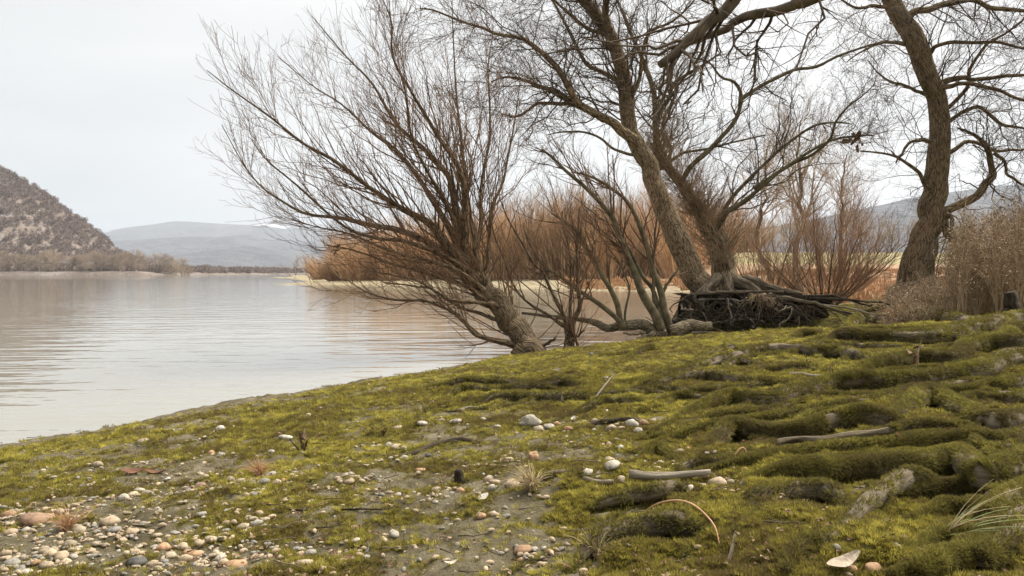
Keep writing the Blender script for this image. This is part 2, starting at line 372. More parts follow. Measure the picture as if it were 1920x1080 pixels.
def root_relief(x, y):                  # soil piled behind each root, washed out in front of it
    x = np.asarray(x, float); y = np.asarray(y, float); dz = np.zeros(x.shape); hol = np.zeros(x.shape); cap = np.full(x.shape, 99.0)
    for pa, rr in ROOTS:
        k = (x > pa[:, 0].min() - .28) & (x < pa[:, 0].max() + .28) & (y > pa[:, 1].min() - .28) & (y < pa[:, 1].max() + .28)
        if not np.any(k): continue
        xs, ys = x[k], y[k]
        d, t = segd(xs, ys, pa[::4] if (len(pa) - 1) % 4 == 0 else np.vstack([pa[::4], pa[-1:]])); rm = np.interp(t, np.linspace(0, 1, len(rr)), rr)
        yc = np.interp(t, np.linspace(0, 1, len(pa)), pa[:, 1])
        front = sstep(-0.2, 0.6, (yc - ys) / np.maximum(d, 1e-3)); q = d / rm
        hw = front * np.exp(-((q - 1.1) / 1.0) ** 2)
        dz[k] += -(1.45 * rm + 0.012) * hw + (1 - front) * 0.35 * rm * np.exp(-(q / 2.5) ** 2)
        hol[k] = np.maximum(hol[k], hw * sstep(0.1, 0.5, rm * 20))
        e = np.minimum(t, 1 - t)
        zc = np.interp(t, np.linspace(0, 1, len(pa)), pa[:, 2]) + rm * (0.25 + 1.2 * np.maximum(q - 1.0, 0) ** 1.5) + 0.6 * rm * (1 - sstep(0, 0.12, e))
        cap[k] = np.minimum(cap[k], np.where(q < 3, zc, 99.0))
    return np.maximum(dz, -0.12), hol, cap
def moss_mask(x, y, s):
    ra = right_amount(x, y)
    f = 0.5 + 0.30 * fbm(x * 1.7, y * 2.6, oct=4, seed=31, gain=0.6) + 0.46 * fbm(x * 9, y * 12, oct=4, seed=33, gain=0.8)
    lim = 0.505 - 0.27 * ra + 0.16 * (1 - sstep(0.1, 0.9, s)) + 0.02 * (1 - sstep(-1.5, 0.2, x))
    m = sstep(lim - 0.12, lim + 0.14, f)
    bare = np.exp(-(((x + 0.05) / 0.45) ** 2 + ((y - 2.75) / 0.3) ** 2)) + np.exp(-(((x + 1.1) / 0.5) ** 2 + ((y - 1.75) / 0.25) ** 2))
    return m * (1 - 0.5 * np.clip(bare, 0, 1)) * sstep(0.12, 0.95, s + 0.35 * fbm(x * 3, y * 3, oct=3, seed=35))
def G(px, py):                          # where the view through a pixel meets the ground
    px = np.atleast_1d(np.asarray(px, float)); py = np.atleast_1d(np.asarray(py, float))
    r = ray(px, py); r = r / r[:, 1:2]
    ts = np.geomspace(1.0, 30, 150)
    X = r[:, None, 0] * ts; Y = np.broadcast_to(ts, X.shape); Z = CAMZ + r[:, None, 2] * ts
    below = Z < T(X.ravel(), Y.ravel().copy()).reshape(X.shape)
    k = np.where(below.any(1), below.argmax(1), len(ts) - 1); k = np.maximum(k, 1)
    lo, hi = ts[k - 1], ts[k]
    for _ in range(14):
        m = (lo + hi) / 2; b = CAMZ + r[:, 2] * m < T(r[:, 0] * m, m)
        hi = np.where(b, m, hi); lo = np.where(b, lo, m)
    x, y = r[:, 0] * hi, hi
    return np.stack([x, y, T(x, y)], 1)

# ---- mossy roots of the tree beyond the frame's edge (traced, laid on the ground)
TREE_E = np.array([5.3, 5.2])
def Z(x0, y0, s): return [(x0 + float(a) / 3, y0 + float(b) / 3) for a, b in (q.split(',') for q in s.split())]
ROOT_SRC = [   # (pixel path from the tip towards the tree, width in px at the thick end, runs on to the tree)
    (Z(1280, 720, '590,1075 620,970 700,890 900,795 1100,695 1240,600 1370,575 1560,575'), 46, 0),
    (Z(1280, 720, '1180,1085 1350,1040 1500,1005 1700,935 1920,880'), 44, 1),
    ([(1213, 812), (1260, 792), (1320, 770), (1377, 758), (1450, 754), (1547, 730), (1613, 728), (1680, 724), (1780, 714), (1847, 704), (1918, 692)], 44, 1),
    ([(1167, 882), (1233, 862), (1300, 848), (1367, 826), (1467, 815), (1547, 798), (1613, 783), (1680, 777), (1747, 770), (1813, 768), (1915, 786)], 46, 1),
    ([(1560, 722), (1590, 705), (1647, 691), (1713, 684), (1780, 677), (1813, 665), (1863, 656), (1918, 656)], 40, 1),
    ([(1133, 722), (1200, 711), (1280, 699), (1347, 690), (1413, 665), (1463, 660), (1530, 667), (1580, 671), (1647, 677), (1700, 672)], 26, 0),
    ([(1453, 655), (1497, 635), (1563, 618), (1613, 611), (1720, 606), (1850, 606), (1918, 604)], 30, 1),
    ([(1527, 657), (1563, 642), (1620, 640), (1697, 640), (1800, 634), (1918, 618)], 40, 1),
    ([(1743, 668), (1813, 652), (1880, 640), (1918, 630)], 34, 1),
    ([(800, 729), (867, 721), (933, 721), (993, 727), (1053, 723), (1110, 726)], 22, 0),
    ([(810, 751), (867, 741), (933, 734), (1000, 731), (1080, 735)], 20, 0),
    ([(880, 761), (933, 751), (1000, 751), (1067, 748), (1130, 742)], 26, 0),
    ([(1040, 790), (1100, 771), (1133, 758), (1200, 751), (1267, 748), (1300, 750), (1380, 740)], 20, 0),
    ([(1077, 811), (1117, 798), (1167, 790), (1205, 790)], 14, 0),
    ([(737, 860), (780, 850), (813, 840), (863, 830), (908, 827)], 15, 0),
    ([(1190, 731), (1233, 721), (1333, 711), (1433, 720), (1500, 716)], 26, 0),
    ([(1160, 681), (1207, 664), (1230, 660)], 16, 0),
    ([(1287, 684), (1347, 665), (1390, 655)], 18, 0),
    ([(1660, 776), (1685, 760), (1713, 747), (1800, 748), (1847, 738), (1918, 732)], 34, 1),
    ([(1400, 905), (1470, 893), (1560, 885), (1700, 890), (1800, 880), (1915, 890)], 56, 1),
    ([(1100, 965), (1160, 942), (1230, 925), (1320, 915)], 40, 0),
    ([(1060, 1075), (1110, 1030), (1180, 1000), (1260, 985), (1350, 985)], 54, 0),
    ([(1380, 940), (1440, 925), (1540, 940), (1600, 960)], 50, 0),
    ([(1240, 905), (1300, 880), (1370, 860), (1440, 850), (1520, 850)], 26, 0),
    ([(1600, 590), (1700, 578), (1800, 575), (1880, 582)], 22, 0),
    ([(1000, 905), (1040, 893), (1080, 893), (1110, 903)], 9, 0),
    ([(1600, 850), (1680, 842), (1760, 830), (1840, 815), (1918, 820)], 34, 1),
    ([(1700, 975), (1780, 960), (1860, 955), (1918, 950)], 40, 1),
]
def between(i, j, w, f=0.5, lo=0.0):      # a thinner root running between two traced ones
    a, b_ = (spline([(*q, 0) for q in ROOT_SRC[k][0]], 9)[:, :2] for k in (i, j)); c = a * (1 - f) + b_ * f
    return ([tuple(q) for q in c], w, ROOT_SRC[i][2] and ROOT_SRC[j][2])
ROOT_SRC += [between(*q) for q in ((2, 3, 20), (2, 4, 18), (4, 8, 16), (6, 7, 16), (7, 4, 16, .6), (3, 19, 24), (19, 27, 26), (18, 3, 20), (26, 19, 24), (5, 15, 14), (9, 12, 13, .6), (5, 7, 14), (15, 2, 16), (3, 19, 18, .25), (27, 1, 26), (12, 15, 12), (2, 3, 14, .22))]
_paths = []
for px, wpx, on in ROOT_SRC:
    a = np.array(px); g = G(a[:, 0], a[:, 1])
    r = wpx / FPX * 0.5 * g[:, 1] * np.linspace(0.55, 1.0, len(g))
    pts = g[:, :3].copy()
    if on:
        e = pts[-1]; tr = np.array([TREE_E[0], TREE_E[1], 0.62])
        for f in (0.4, 0.8): pts = np.vstack([pts, e + (tr - e) * f + [0, 0, 0.05 * f]]); r = np.append(r, r[-1] * (1 + 0.15))
    n = max(14, int(np.linalg.norm(np.diff(pts, axis=0), axis=1).sum() / 0.035))
    n = min(n, 110)
    sp = spline(pts, n); rs = np.interp(np.linspace(0, 1, n), np.linspace(0, 1, len(r)), r)
    k = RNG.integers(1000)
    u = np.arange(n)
    sp[:, 0] += 0.35 * rs * vn(u / 6.0, u * 0 + k, seed=2); sp[:, 1] += 0.6 * rs * vn(u / 7.0, u * 0 + k + 9, seed=2)
    rs = rs * (1 + 0.10 * vn(u / 9.0, u * 0 + k + 5, seed=3))
    e = np.linspace(0, 1, n); rs = rs * (0.20 + 0.80 * sstep(0, 0.22, e) ** 0.8) * (1 if on else (0.22 + 0.78 * sstep(0, 0.25, 1 - e)))
    _paths.append((sp, rs))
NMAIN = len(_paths)
rf = np.random.default_rng(15)
for k in range(40):                     # side roots forking off towards the water
    sp, rs = _paths[int(rf.integers(NMAIN))]; i = int(rf.uniform(0.25, 0.85) * (len(sp) - 1))
    if sp[i, 0] > 0.72 * sp[i, 1] or rs[i] < 0.012: continue
    d0 = sp[max(i - 4, 0)] - sp[i]; a0 = math.atan2(d0[1], d0[0]) + rf.choice([-1, 1]) * rf.uniform(0.2, 0.75); ln = rf.uniform(10, 28) * rs[i]; n = 26; t_ = np.linspace(0, 1, n)
    a_ = a0 + np.cumsum(rf.normal(size=n)) * 0.07
    q = np.stack([sp[i, 0] + np.cumsum(np.cos(a_)) * ln / n, sp[i, 1] + np.cumsum(np.sin(a_)) * ln / n, 0 * t_], 1)[::-1]
    _paths.append((q, rs[i] * rf.uniform(0.25, 0.45) * (0.25 + 0.8 * t_)))
def smooth1(v, w):
    w = min(w, (len(v) - 1) // 2 * 2 + 1); p = np.pad(v, w // 2, mode='edge'); return np.convolve(p, np.ones(w) / w, 'valid')
ROOT_ON = [q[2] for q in ROOT_SRC]
for sp, rs in _paths:
    rs *= 0.98
    z0 = smooth1(T(sp[:, 0], sp[:, 1]), 25)
    e = np.linspace(0, 1, len(sp))
    sp[:, 2] = z0 + 0.55 * rs - 1.0 * rs * (1 - sstep(0, 0.2, e)) - (0 if len(ROOT_ON) and ROOT_ON.pop(0) else 0.9) * rs * (1 - sstep(0, 0.2, 1 - e))
ROOTS.extend(_paths)

# ---- the ground sheet: rings round the viewer, finest where it is seen
az = np.concatenate([np.linspace(-48, 48, 470), np.linspace(48, 312, 60)[1:-1]])
az = np.radians(az)
r1 = [0.35]
while r1[-1] < 15: r1.append(r1[-1] * 1.0118)
while r1[-1] < 1100: r1.append(r1[-1] * 1.035)
r1 = np.array(r1)
A, R_ = np.meshgrid(az, r1); X = R_ * np.sin(A); Y = R_ * np.cos(A)
Zg = T(X.ravel(), Y.ravel(), True).reshape(X.shape); Sg = polysd(X, Y, SHORE)
na = len(az); nr = len(r1)
i = (np.arange(nr - 1)[:, None] * na + np.arange(na)[None, :]); j = (np.arange(nr - 1)[:, None] * na + (np.arange(na)[None, :] + 1) % na)
quads = np.stack([i, j, j + na, i + na], -1).reshape(-1, 4)
zmax = Zg.ravel()[quads].max(1); quads = quads[(zmax > -0.5)]
V = np.stack([X, Y, Zg], -1).reshape(-1, 3)
cidx = len(V); V = np.vstack([V, [[0, 0, Zg[0].mean()]]])
cap = np.stack([np.full(na, cidx), (np.arange(na) + 1) % na, np.arange(na)], -1)
used = np.zeros(len(V), bool); used[quads.ravel()] = True; used[cap.ravel()] = True
remap = np.cumsum(used) - 1
gm = mesh_np('ground', V[used], remap[quads], remap[cap])
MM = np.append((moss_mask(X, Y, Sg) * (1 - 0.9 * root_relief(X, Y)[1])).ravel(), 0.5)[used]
SS = np.append(Sg.ravel(), 5)[used]
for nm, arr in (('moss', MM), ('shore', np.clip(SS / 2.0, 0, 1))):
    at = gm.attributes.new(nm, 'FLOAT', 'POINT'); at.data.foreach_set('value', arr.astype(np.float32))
m, t, b = material('ground')
b.inputs['Roughness'].default_value = 0.9; b.inputs['Specular IOR Level'].default_value = 0.2
g = N(t, 'ShaderNodeNewGeometry')
n1 = N(t, 'ShaderNodeTexNoise', Scale=7.0, Detail=12.0, Roughness=0.86); t.links.new(g.outputs['Position'], n1.inputs['Vector'])
mud = ramp(t, [(0.34, (0.05, 0.039, 0.020)), (0.46, (0.13, 0.106, 0.057)), (0.56, (0.22, 0.185, 0.112)), (0.68, (0.34, 0.295, 0.205))]); t.links.new(n1.outputs[0], mud.inputs[0])
n2 = N(t, 'ShaderNodeTexNoise', Scale=26.0, Detail=6.0, Roughness=0.75); t.links.new(g.outputs['Position'], n2.inputs['Vector'])
mos = ramp(t, [(0.3, (0.04, 0.033, 0.010)), (0.52, (0.13, 0.112, 0.025)), (0.7, (0.25, 0.215, 0.045))]); t.links.new(n2.outputs[0], mos.inputs[0])
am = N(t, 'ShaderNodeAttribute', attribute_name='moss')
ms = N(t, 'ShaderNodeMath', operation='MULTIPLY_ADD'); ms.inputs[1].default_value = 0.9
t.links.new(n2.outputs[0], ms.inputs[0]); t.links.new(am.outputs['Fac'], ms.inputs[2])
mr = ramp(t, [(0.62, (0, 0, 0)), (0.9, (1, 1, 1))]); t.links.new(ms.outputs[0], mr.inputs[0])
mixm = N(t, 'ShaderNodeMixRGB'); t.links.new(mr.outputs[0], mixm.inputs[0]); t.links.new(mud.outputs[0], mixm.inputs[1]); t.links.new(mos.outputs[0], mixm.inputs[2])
# far side: pale gravel beach, dry meadow, the green field on the levee
sx = N(t, 'ShaderNodeSeparateXYZ'); t.links.new(g.outputs['Position'], sx.inputs[0])
nb = N(t, 'ShaderNodeTexNoise', Scale=0.9, Detail=8.0, Roughness=0.75); t.links.new(g.outputs['Position'], nb.inputs['Vector'])
bea = ramp(t, [(0.35, (0.17, 0.135, 0.075)), (0.55, (0.30, 0.25, 0.155)), (0.72, (0.42, 0.36, 0.25))]); t.links.new(nb.outputs[0], bea.inputs[0])
drym = ramp(t, [(0.35, (0.24, 0.14, 0.08)), (0.65, (0.44, 0.30, 0.18))]); t.links.new(nb.outputs[0], drym.inputs[0])
ash = N(t, 'ShaderNodeAttribute', attribute_name='shore')
mdx = N(t, 'ShaderNodeMapRange'); mdx.inputs['From Min'].default_value = 9.0; mdx.inputs['From Max'].default_value = 15.0; t.links.new(sx.outputs['X'], mdx.inputs[0])
md = N(t, 'ShaderNodeMixRGB'); t.links.new(mdx.outputs[0], md.inputs[0]); t.links.new(bea.outputs[0], md.inputs[1]); t.links.new(drym.outputs[0], md.inputs[2])
fld = ramp(t, [(0.3, (0.23, 0.195, 0.085)), (0.7, (0.33, 0.285, 0.145))]); t.links.new(nb.outputs[0], fld.inputs[0])
fz = N(t, 'ShaderNodeMapRange'); fz.inputs['From Min'].default_value = 1.75; fz.inputs['From Max'].default_value = 2.1; t.links.new(sx.outputs['Z'], fz.inputs[0])
mf = N(t, 'ShaderNodeMixRGB'); t.links.new(fz.outputs[0], mf.inputs[0]); t.links.new(md.outputs[0], mf.inputs[1]); t.links.new(fld.outputs[0], mf.inputs[2])
fy = N(t, 'ShaderNodeMapRange'); fy.inputs['From Min'].default_value = 17.5; fy.inputs['From Max'].default_value = 22.0; t.links.new(sx.outputs['Y'], fy.inputs[0])
fin = N(t, 'ShaderNodeMixRGB'); t.links.new(fy.outputs[0], fin.inputs[0]); t.links.new(mixm.outputs[0], fin.inputs[1]); t.links.new(mf.outputs[0], fin.inputs[2])
# wet darker mud along the water line
wet = ramp(t, [(0.02, (0.55, 0.55, 0.55)), (0.2, (1, 1, 1))]); t.links.new(ash.outputs['Fac'], wet.inputs[0])
mw = N(t, 'ShaderNodeMixRGB', blend_type='MULTIPLY'); mw.inputs[0].default_value = 1; t.links.new(fin.outputs[0], mw.inputs[1]); t.links.new(wet.outputs[0], mw.inputs[2])
t.links.new(mw.outputs[0], b.inputs['Base Color'])
n3 = N(t, 'ShaderNodeTexNoise', Scale=34.0, Detail=8.0, Roughness=0.75); t.links.new(g.outputs['Position'], n3.inputs['Vector'])
bp = N(t, 'ShaderNodeBump', Strength=1.0, Distance=0.03); t.links.new(n3.outputs[0], bp.inputs['Height']); t.links.new(bp.outputs[0], b.inputs['Normal'])
M['ground'] = m
tag(obj('ground', gm, m), 'mossy mud bank sloping down to the river with far beach and meadow', kind='structure')

# ------------------------------------------------------------------ water
wm, t, b = material('water')
b.inputs['Base Color'].default_value = (0.225, 0.207, 0.16, 1); b.inputs['Roughness'].default_value = 0.03; b.inputs['IOR'].default_value = 2.3
g = N(t, 'ShaderNodeNewGeometry')
def wave(scale, rot, strx, det):
    mp = N(t, 'ShaderNodeMapping'); mp.inputs['Rotation'].default_value = (0, 0, rad(rot)); mp.inputs['Scale'].default_value = (strx, 1, 1)
    t.links.new(g.outputs['Position'], mp.inputs[0])
    nz = N(t, 'ShaderNodeTexNoise', Scale=scale, Detail=det, Roughness=0.45); t.links.new(mp.outputs[0], nz.inputs['Vector']); return nz
w1 = wave(2.2, -14, 0.30, 2.0); w2 = wave(6.5, 10, 0.40, 2.0); w3 = wave(0.25, -6, 0.25, 3.0)
b1 = N(t, 'ShaderNodeBump', Strength=1.0, Distance=0.020); t.links.new(w1.outputs[0], b1.inputs['Height'])
calm = ramp(t, [(0.38, (0.15, 0.15, 0.15)), (0.62, (1, 1, 1))]); t.links.new(w3.outputs[0], calm.inputs[0])
mu = N(t, 'ShaderNodeMath', operation='MULTIPLY'); t.links.new(w2.outputs[0], mu.inputs[0]); t.links.new(calm.outputs[0], mu.inputs[1])
b2 = N(t, 'ShaderNodeBump', Strength=1.0, Distance=0.008); t.links.new(mu.outputs[0], b2.inputs['Height']); t.links.new(b1.outputs[0], b2.inputs['Normal'])
t.links.new(b2.outputs[0], b.inputs['Normal'])
W = [(-9000, -400, 0), (9000, -400, 0), (9000, 9500, 0), (-9000, 9500, 0)]
tag(obj('river', mesh_np('river', W, [(0, 1, 2, 3)]), wm), 'broad calm river with light ripples', kind='structure')

# ------------------------------------------------------------------ hills
def grid_hill(name, x0, x1, y0, y1, nx, ny, fz, mat):
    xs, ys = np.meshgrid(np.linspace(x0, x1, nx), np.linspace(y0, y1, ny)); zz = fz(xs, ys)
    i = np.arange(ny - 1)[:, None] * nx + np.arange(nx - 1)[None, :]
    q = np.stack([i, i + 1, i + nx + 1, i + nx], -1).reshape(-1, 4)
    keep = zz.ravel()[q].max(1) > -3
    return tag(obj(name, mesh_np(name, np.stack([xs, ys, zz], -1).reshape(-1, 3), q[keep]), mat), kind='structure')
def hill_left(x, y):
    crest = np.interp(x, [-1100, -700, -500, -387, -348, -313, -290, -262, -225], [330, 225, 142, 80, 57, 36, 17, 4, -6]) - 0.75 * np.maximum(y - 600 + 0.35 * (x + 387), 0)
    front = 0.50 * (y - 428 - 0.03 * (x + 300)) + 2
    k = 9.0
    z = -k * np.log(np.exp(-crest / k) + np.exp(-np.clip(front, -40, 400) / k))
    z = z + sstep(4, 30, z) * (5.0 * fbm(x / 45, y / 45, oct=4, seed=41))
    bank = 3.0 * sstep(392, 402, y + 0.08 * (x + 260)) - 1.2
    edge = 1 - sstep(-195, -160, x)
    bank = bank * edge - 4 * (1 - edge)
    return np.maximum(z, bank + 0.6 * fbm(x / 9, y / 9, oct=3, seed=42))
M['hill'] = simple('hill', (0.11, 0.085, 0.068), (0.22, 0.175, 0.14), 0.03, 0.95, coord='World', detail=8, bump=1.0, bscale=0.15, bdist=3.0)
t = M['hill'].node_tree; b = t.nodes['Principled BSDF']; src = b.inputs['Base Color'].links[0].from_socket
g = N(t, 'ShaderNodeNewGeometry'); mp = N(t, 'ShaderNodeMapping'); mp.inputs['Scale'].default_value = (1, 1, 0.6); t.links.new(g.outputs['Position'], mp.inputs[0])
rk = N(t, 'ShaderNodeTexNoise', Scale=0.028, Detail=7.0, Roughness=0.68); t.links.new(mp.outputs[0], rk.inputs['Vector'])
rr_ = ramp(t, [(0.54, (0, 0, 0)), (0.66, (1, 1, 1))]); t.links.new(rk.outputs[0], rr_.inputs[0])
mx2 = N(t, 'ShaderNodeMixRGB'); t.links.new(rr_.outputs[0], mx2.inputs[0]); t.links.new(src, mx2.inputs[1]); mx2.inputs[2].default_value = (0.25, 0.22, 0.195, 1)
t.links.new(mx2.outputs[0], b.inputs['Base Color'])
grid_hill('hill_slope', -1000, -150, 388, 900, 260, 170, hill_left, M['hill'])
M['far_hill'] = simple('far_hill', (0.040, 0.040, 0.043), (0.11, 0.105, 0.105), 0.010, 0.95, coord='World', detail=10, bump=1.0, bscale=0.02, bdist=30.0)
M['snow_hill'] = simple('snow_hill', (0.06, 0.058, 0.055), (0.14, 0.13, 0.12), 0.008, 0.95, coord='World', detail=9, bump=1.0, bscale=0.02, bdist=30.0)
t = M['snow_hill'].node_tree; b = t.nodes['Principled BSDF']; src = b.inputs['Base Color'].links[0].from_socket
g = N(t, 'ShaderNodeNewGeometry'); sn = N(t, 'ShaderNodeTexNoise', Scale=0.0022, Detail=6.0, Roughness=0.6); mp = N(t, 'ShaderNodeMapping'); mp.inputs['Scale'].default_value = (0.6, 1, 3.5)
t.links.new(g.outputs['Position'], mp.inputs[0]); t.links.new(mp.outputs[0], sn.inputs['Vector'])
sr = ramp(t, [(0.66, (0, 0, 0)), (0.70, (1, 1, 1))]); t.links.new(sn.outputs[0], sr.inputs[0])
mx2 = N(t, 'ShaderNodeMixRGB'); t.links.new(sr.outputs[0], mx2.inputs[0]); t.links.new(src, mx2.inputs[1]); mx2.inputs[2].default_value = (0.75, 0.77, 0.8, 1); t.links.new(mx2.outputs[0], b.inputs['Base Color'])
def ridge(yc, half, prof, amp, seed, base=-3):
    px = np.array([p[0] for p in prof], float); ht = (HORIZON - np.array([p[1] for p in prof], float)) / FPX * yc
    xs_ = (px - 960) / FPX * yc
    def f(x, y):
        h = np.interp(x, xs_, ht); u = (y - yc) / half
        s = np.clip(1 - np.abs(u), 0, 1); s = s * s * (3 - 2 * s)
        # spurs and side valleys running down from the crest
        sp = 1 + 0.30 * fbm(x / (half * 0.55), y / (half * 1.6), oct=4, seed=seed) * (1 - s)
        return h * s * sp + amp * fbm(x / (half * 0.14), y / (half * 0.14), oct=4, seed=seed + 3) * s + base
    return f, xs_
def far_ridge(name, yc, half, prof, amp, seed, mat, nx=220, ny=60):
    f, xs_ = ridge(yc, half, prof, amp, seed)
    grid_hill(name, xs_[0], xs_[-1], yc - half, yc + half, nx, ny, f, mat)
far_ridge('mountain_ridge', 5600, 1500, [(-300, 500), (120, 470), (200, 437), (260, 425), (340, 415), (420, 420), (470, 421), (520, 414), (560, 421), (640, 432), (760, 436), (900, 440), (1100, 430), (1400, 440), (1900, 450), (2300, 480)], 8, 51, M['snow_hill'])
far_ridge('mountain_foothill', 4000, 1100, [(100, 480), (220, 452), (330, 444), (420, 443), (470, 440), (520, 452), (600, 450), (700, 458), (900, 470), (1300, 480)], 7, 55, M['far_hill'])
far_ridge('river_bend_hill', 2900, 800, [(210, 509), (260, 500), (340, 480), (420, 466), (480, 460), (540, 472), (620, 492), (700, 500), (800, 508)], 5, 59, M['far_hill'])
far_ridge('valley_hill', 1900, 650, [(1000, 500), (1200, 470), (1400, 430), (1560, 400), (1640, 382), (1720, 368), (1820, 352), (1920, 342), (2200, 320), (2600, 380)], 6, 63, M['far_hill'])

# ------------------------------------------------------------------ instancing of uncountable growth
def scatter(name, pts, rot, scl, proto_mesh, mat, label, cat):
    if not proto_mesh.materials: proto_mesh.materials.append(mat)
    src = bpy.data.objects.new(name + '_tuft', proto_mesh)      # kept out of the scene: only its mesh is used
    me = bpy.data.meshes.new(name); me.vertices.add(len(pts)); me.vertices.foreach_set('co', np.asarray(pts, np.float32).ravel())
    a = me.attributes.new('rot', 'FLOAT_VECTOR', 'POINT'); a.data.foreach_set('vector', np.asarray(rot, np.float32).ravel())
    a = me.attributes.new('scl', 'FLOAT_VECTOR', 'POINT'); a.data.foreach_set('vector', np.asarray(scl, np.float32).ravel())
    me.update(); o = obj(name, me)
    ng = bpy.data.node_groups.new(name, 'GeometryNodeTree')
    ng.interface.new_socket('Geometry', in_out='INPUT', socket_type='NodeSocketGeometry'); ng.interface.new_socket('Geometry', in_out='OUTPUT', socket_type='NodeSocketGeometry')
    gi = ng.nodes.new('NodeGroupInput'); go = ng.nodes.new('NodeGroupOutput')
    ip = ng.nodes.new('GeometryNodeInstanceOnPoints'); oi = ng.nodes.new('GeometryNodeObjectInfo'); oi.inputs['Object'].default_value = src
    ar = ng.nodes.new('GeometryNodeInputNamedAttribute'); ar.data_type = 'FLOAT_VECTOR'; ar.inputs['Name'].default_value = 'rot'
    as_ = ng.nodes.new('GeometryNodeInputNamedAttribute'); as_.data_type = 'FLOAT_VECTOR'; as_.inputs['Name'].default_value = 'scl'
    er = ng.nodes.new('FunctionNodeEulerToRotation')
    L = ng.links.new
    L(gi.outputs[0], ip.inputs['Points']); L(oi.outputs['Geometry'], ip.inputs['Instance']); L(ar.outputs['Attribute'], er.inputs[0]); L(er.outputs[0], ip.inputs['Rotation'])
    L(as_.outputs['Attribute'], ip.inputs['Scale']); L(ip.outputs[0], go.inputs[0])
    md = o.modifiers.new('scatter', 'NODES'); md.node_group = ng
    return tag(o, label, cat, kind='stuff')
def blades(n, r, h, w, lean, seed, seg=1):
    g = np.random.default_rng(seed); V, Tt, Q = [], [], []
    for k in range(n):
        a = g.random() * 6.283; q = r * math.sqrt(g.random()); ln = h * g.uniform(0.55, 1.1); b_ = a + g.normal() * 0.7
        p0 = np.array([math.cos(a) * q, math.sin(a) * q, -0.15 * h]); side = np.array([-math.sin(b_ + g.normal()), math.cos(b_ + g.normal()), 0.0]) * w * g.uniform(.6, 1.3)
        out = np.array([math.cos(b_), math.sin(b_), 0]) * lean * ln * g.uniform(.3, 1.3)
        i = len(V)
        if seg == 1:
            V += [p0 - side, p0 + side, p0 + out + np.array([0, 0, ln])]; Tt.append((i, i + 1, i + 2))
        else:
            mid = p0 + out * 0.35 + np.array([0, 0, ln * 0.65]); tip = p0 + out + np.array([0, 0, ln])
            V += [p0 - side, p0 + side, mid + side * .8, mid - side * .8, tip]; Q.append((i, i + 1, i + 2, i + 3)); Tt.append((i + 3, i + 2, i + 4))
    return mesh_np('tuft', np.array(V), Q or None, Tt, smooth=False)

# moss material: bright yellow-green cushions, olive and brownish patches
def moss_material(name, c):
    m, t, b = material(name)
    b.inputs['Roughness'].default_value = 0.85; b.inputs['Specular IOR Level'].default_value = 0.15
    g = N(t, 'ShaderNodeNewGeometry'); oi = N(t, 'ShaderNodeObjectInfo')
    n1 = N(t, 'ShaderNodeTexNoise', Scale=2.3, Detail=6.0, Roughness=0.65); t.links.new(g.outputs['Position'], n1.inputs['Vector'])
    r1_ = ramp(t, [(0.30, c[0]), (0.45, c[1]), (0.60, c[2]), (0.72, c[3])])
    ma = N(t, 'ShaderNodeMath', operation='MULTIPLY_ADD'); ma.inputs[1].default_value = 0.34; t.links.new(oi.outputs['Random'], ma.inputs[0])
    su = N(t, 'ShaderNodeMath', operation='SUBTRACT'); su.inputs[1].default_value = 0.17; t.links.new(n1.outputs[0], su.inputs[0]); t.links.new(su.outputs[0], ma.inputs[2])
    t.links.new(ma.outputs[0], r1_.inputs[0]); t.links.new(r1_.outputs[0], b.inputs['Base Color'])
    tl = N(t, 'ShaderNodeBsdfTranslucent'); t.links.new(r1_.outputs[0], tl.inputs[0])
    ms = N(t, 'ShaderNodeMixShader'); ms.inputs[0].default_value = 0.4; t.links.new(b.outputs[0], ms.inputs[1]); t.links.new(tl.outputs[0], ms.inputs[2])
    t.links.new(ms.outputs[0], t.nodes['Material Output'].inputs['Surface'])
    return m
M['moss'] = moss_material('moss', [(0.16, 0.112, 0.048), (0.18, 0.150, 0.042), (0.35, 0.30, 0.055), (0.52, 0.45, 0.10)])
M['moss_root'] = moss_material('moss_root', [(0.14, 0.106, 0.048), (0.13, 0.112, 0.034), (0.22, 0.193, 0.045), (0.34, 0.30, 0.075)])

nm = 270000
rr = np.exp(RNG.uniform(math.log(1.15), math.log(17.5), nm)); aa = np.radians(RNG.uniform(-40, 40, nm))
mxx, myy = rr * np.sin(aa), rr * np.cos(aa)
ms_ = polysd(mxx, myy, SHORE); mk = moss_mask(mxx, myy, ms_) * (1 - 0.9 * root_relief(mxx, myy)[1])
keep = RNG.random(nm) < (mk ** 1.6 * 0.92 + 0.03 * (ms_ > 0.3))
d_, t_ = segd(mxx, myy, GULLY); keep &= ~((d_ < 0.7) & (t_ > 0.05) & (t_ < 0.9))
mxx, myy, rr2 = mxx[keep], myy[keep], rr[keep]
mz = T(mxx, myy); n_ = len(mxx)
sc_ = (0.55 + 0.55 * RNG.random(n_)) * np.maximum(1, (rr2 / 2.2)) ** 0.75
rot = np.stack([RNG.normal(0, .25, n_), RNG.normal(0, .25, n_), RNG.uniform(0, 6.28, n_)], 1)
scatter('moss', np.stack([mxx, myy, mz], 1), rot, np.stack([sc_, sc_, sc_ * np.where(rr2 > 5, 0.7, 1.0)], 1), blades(26, 0.011, 0.0095, 0.0013, 1.0, 3), M['moss'], 'yellow-green moss carpeting the muddy bank', 'moss')

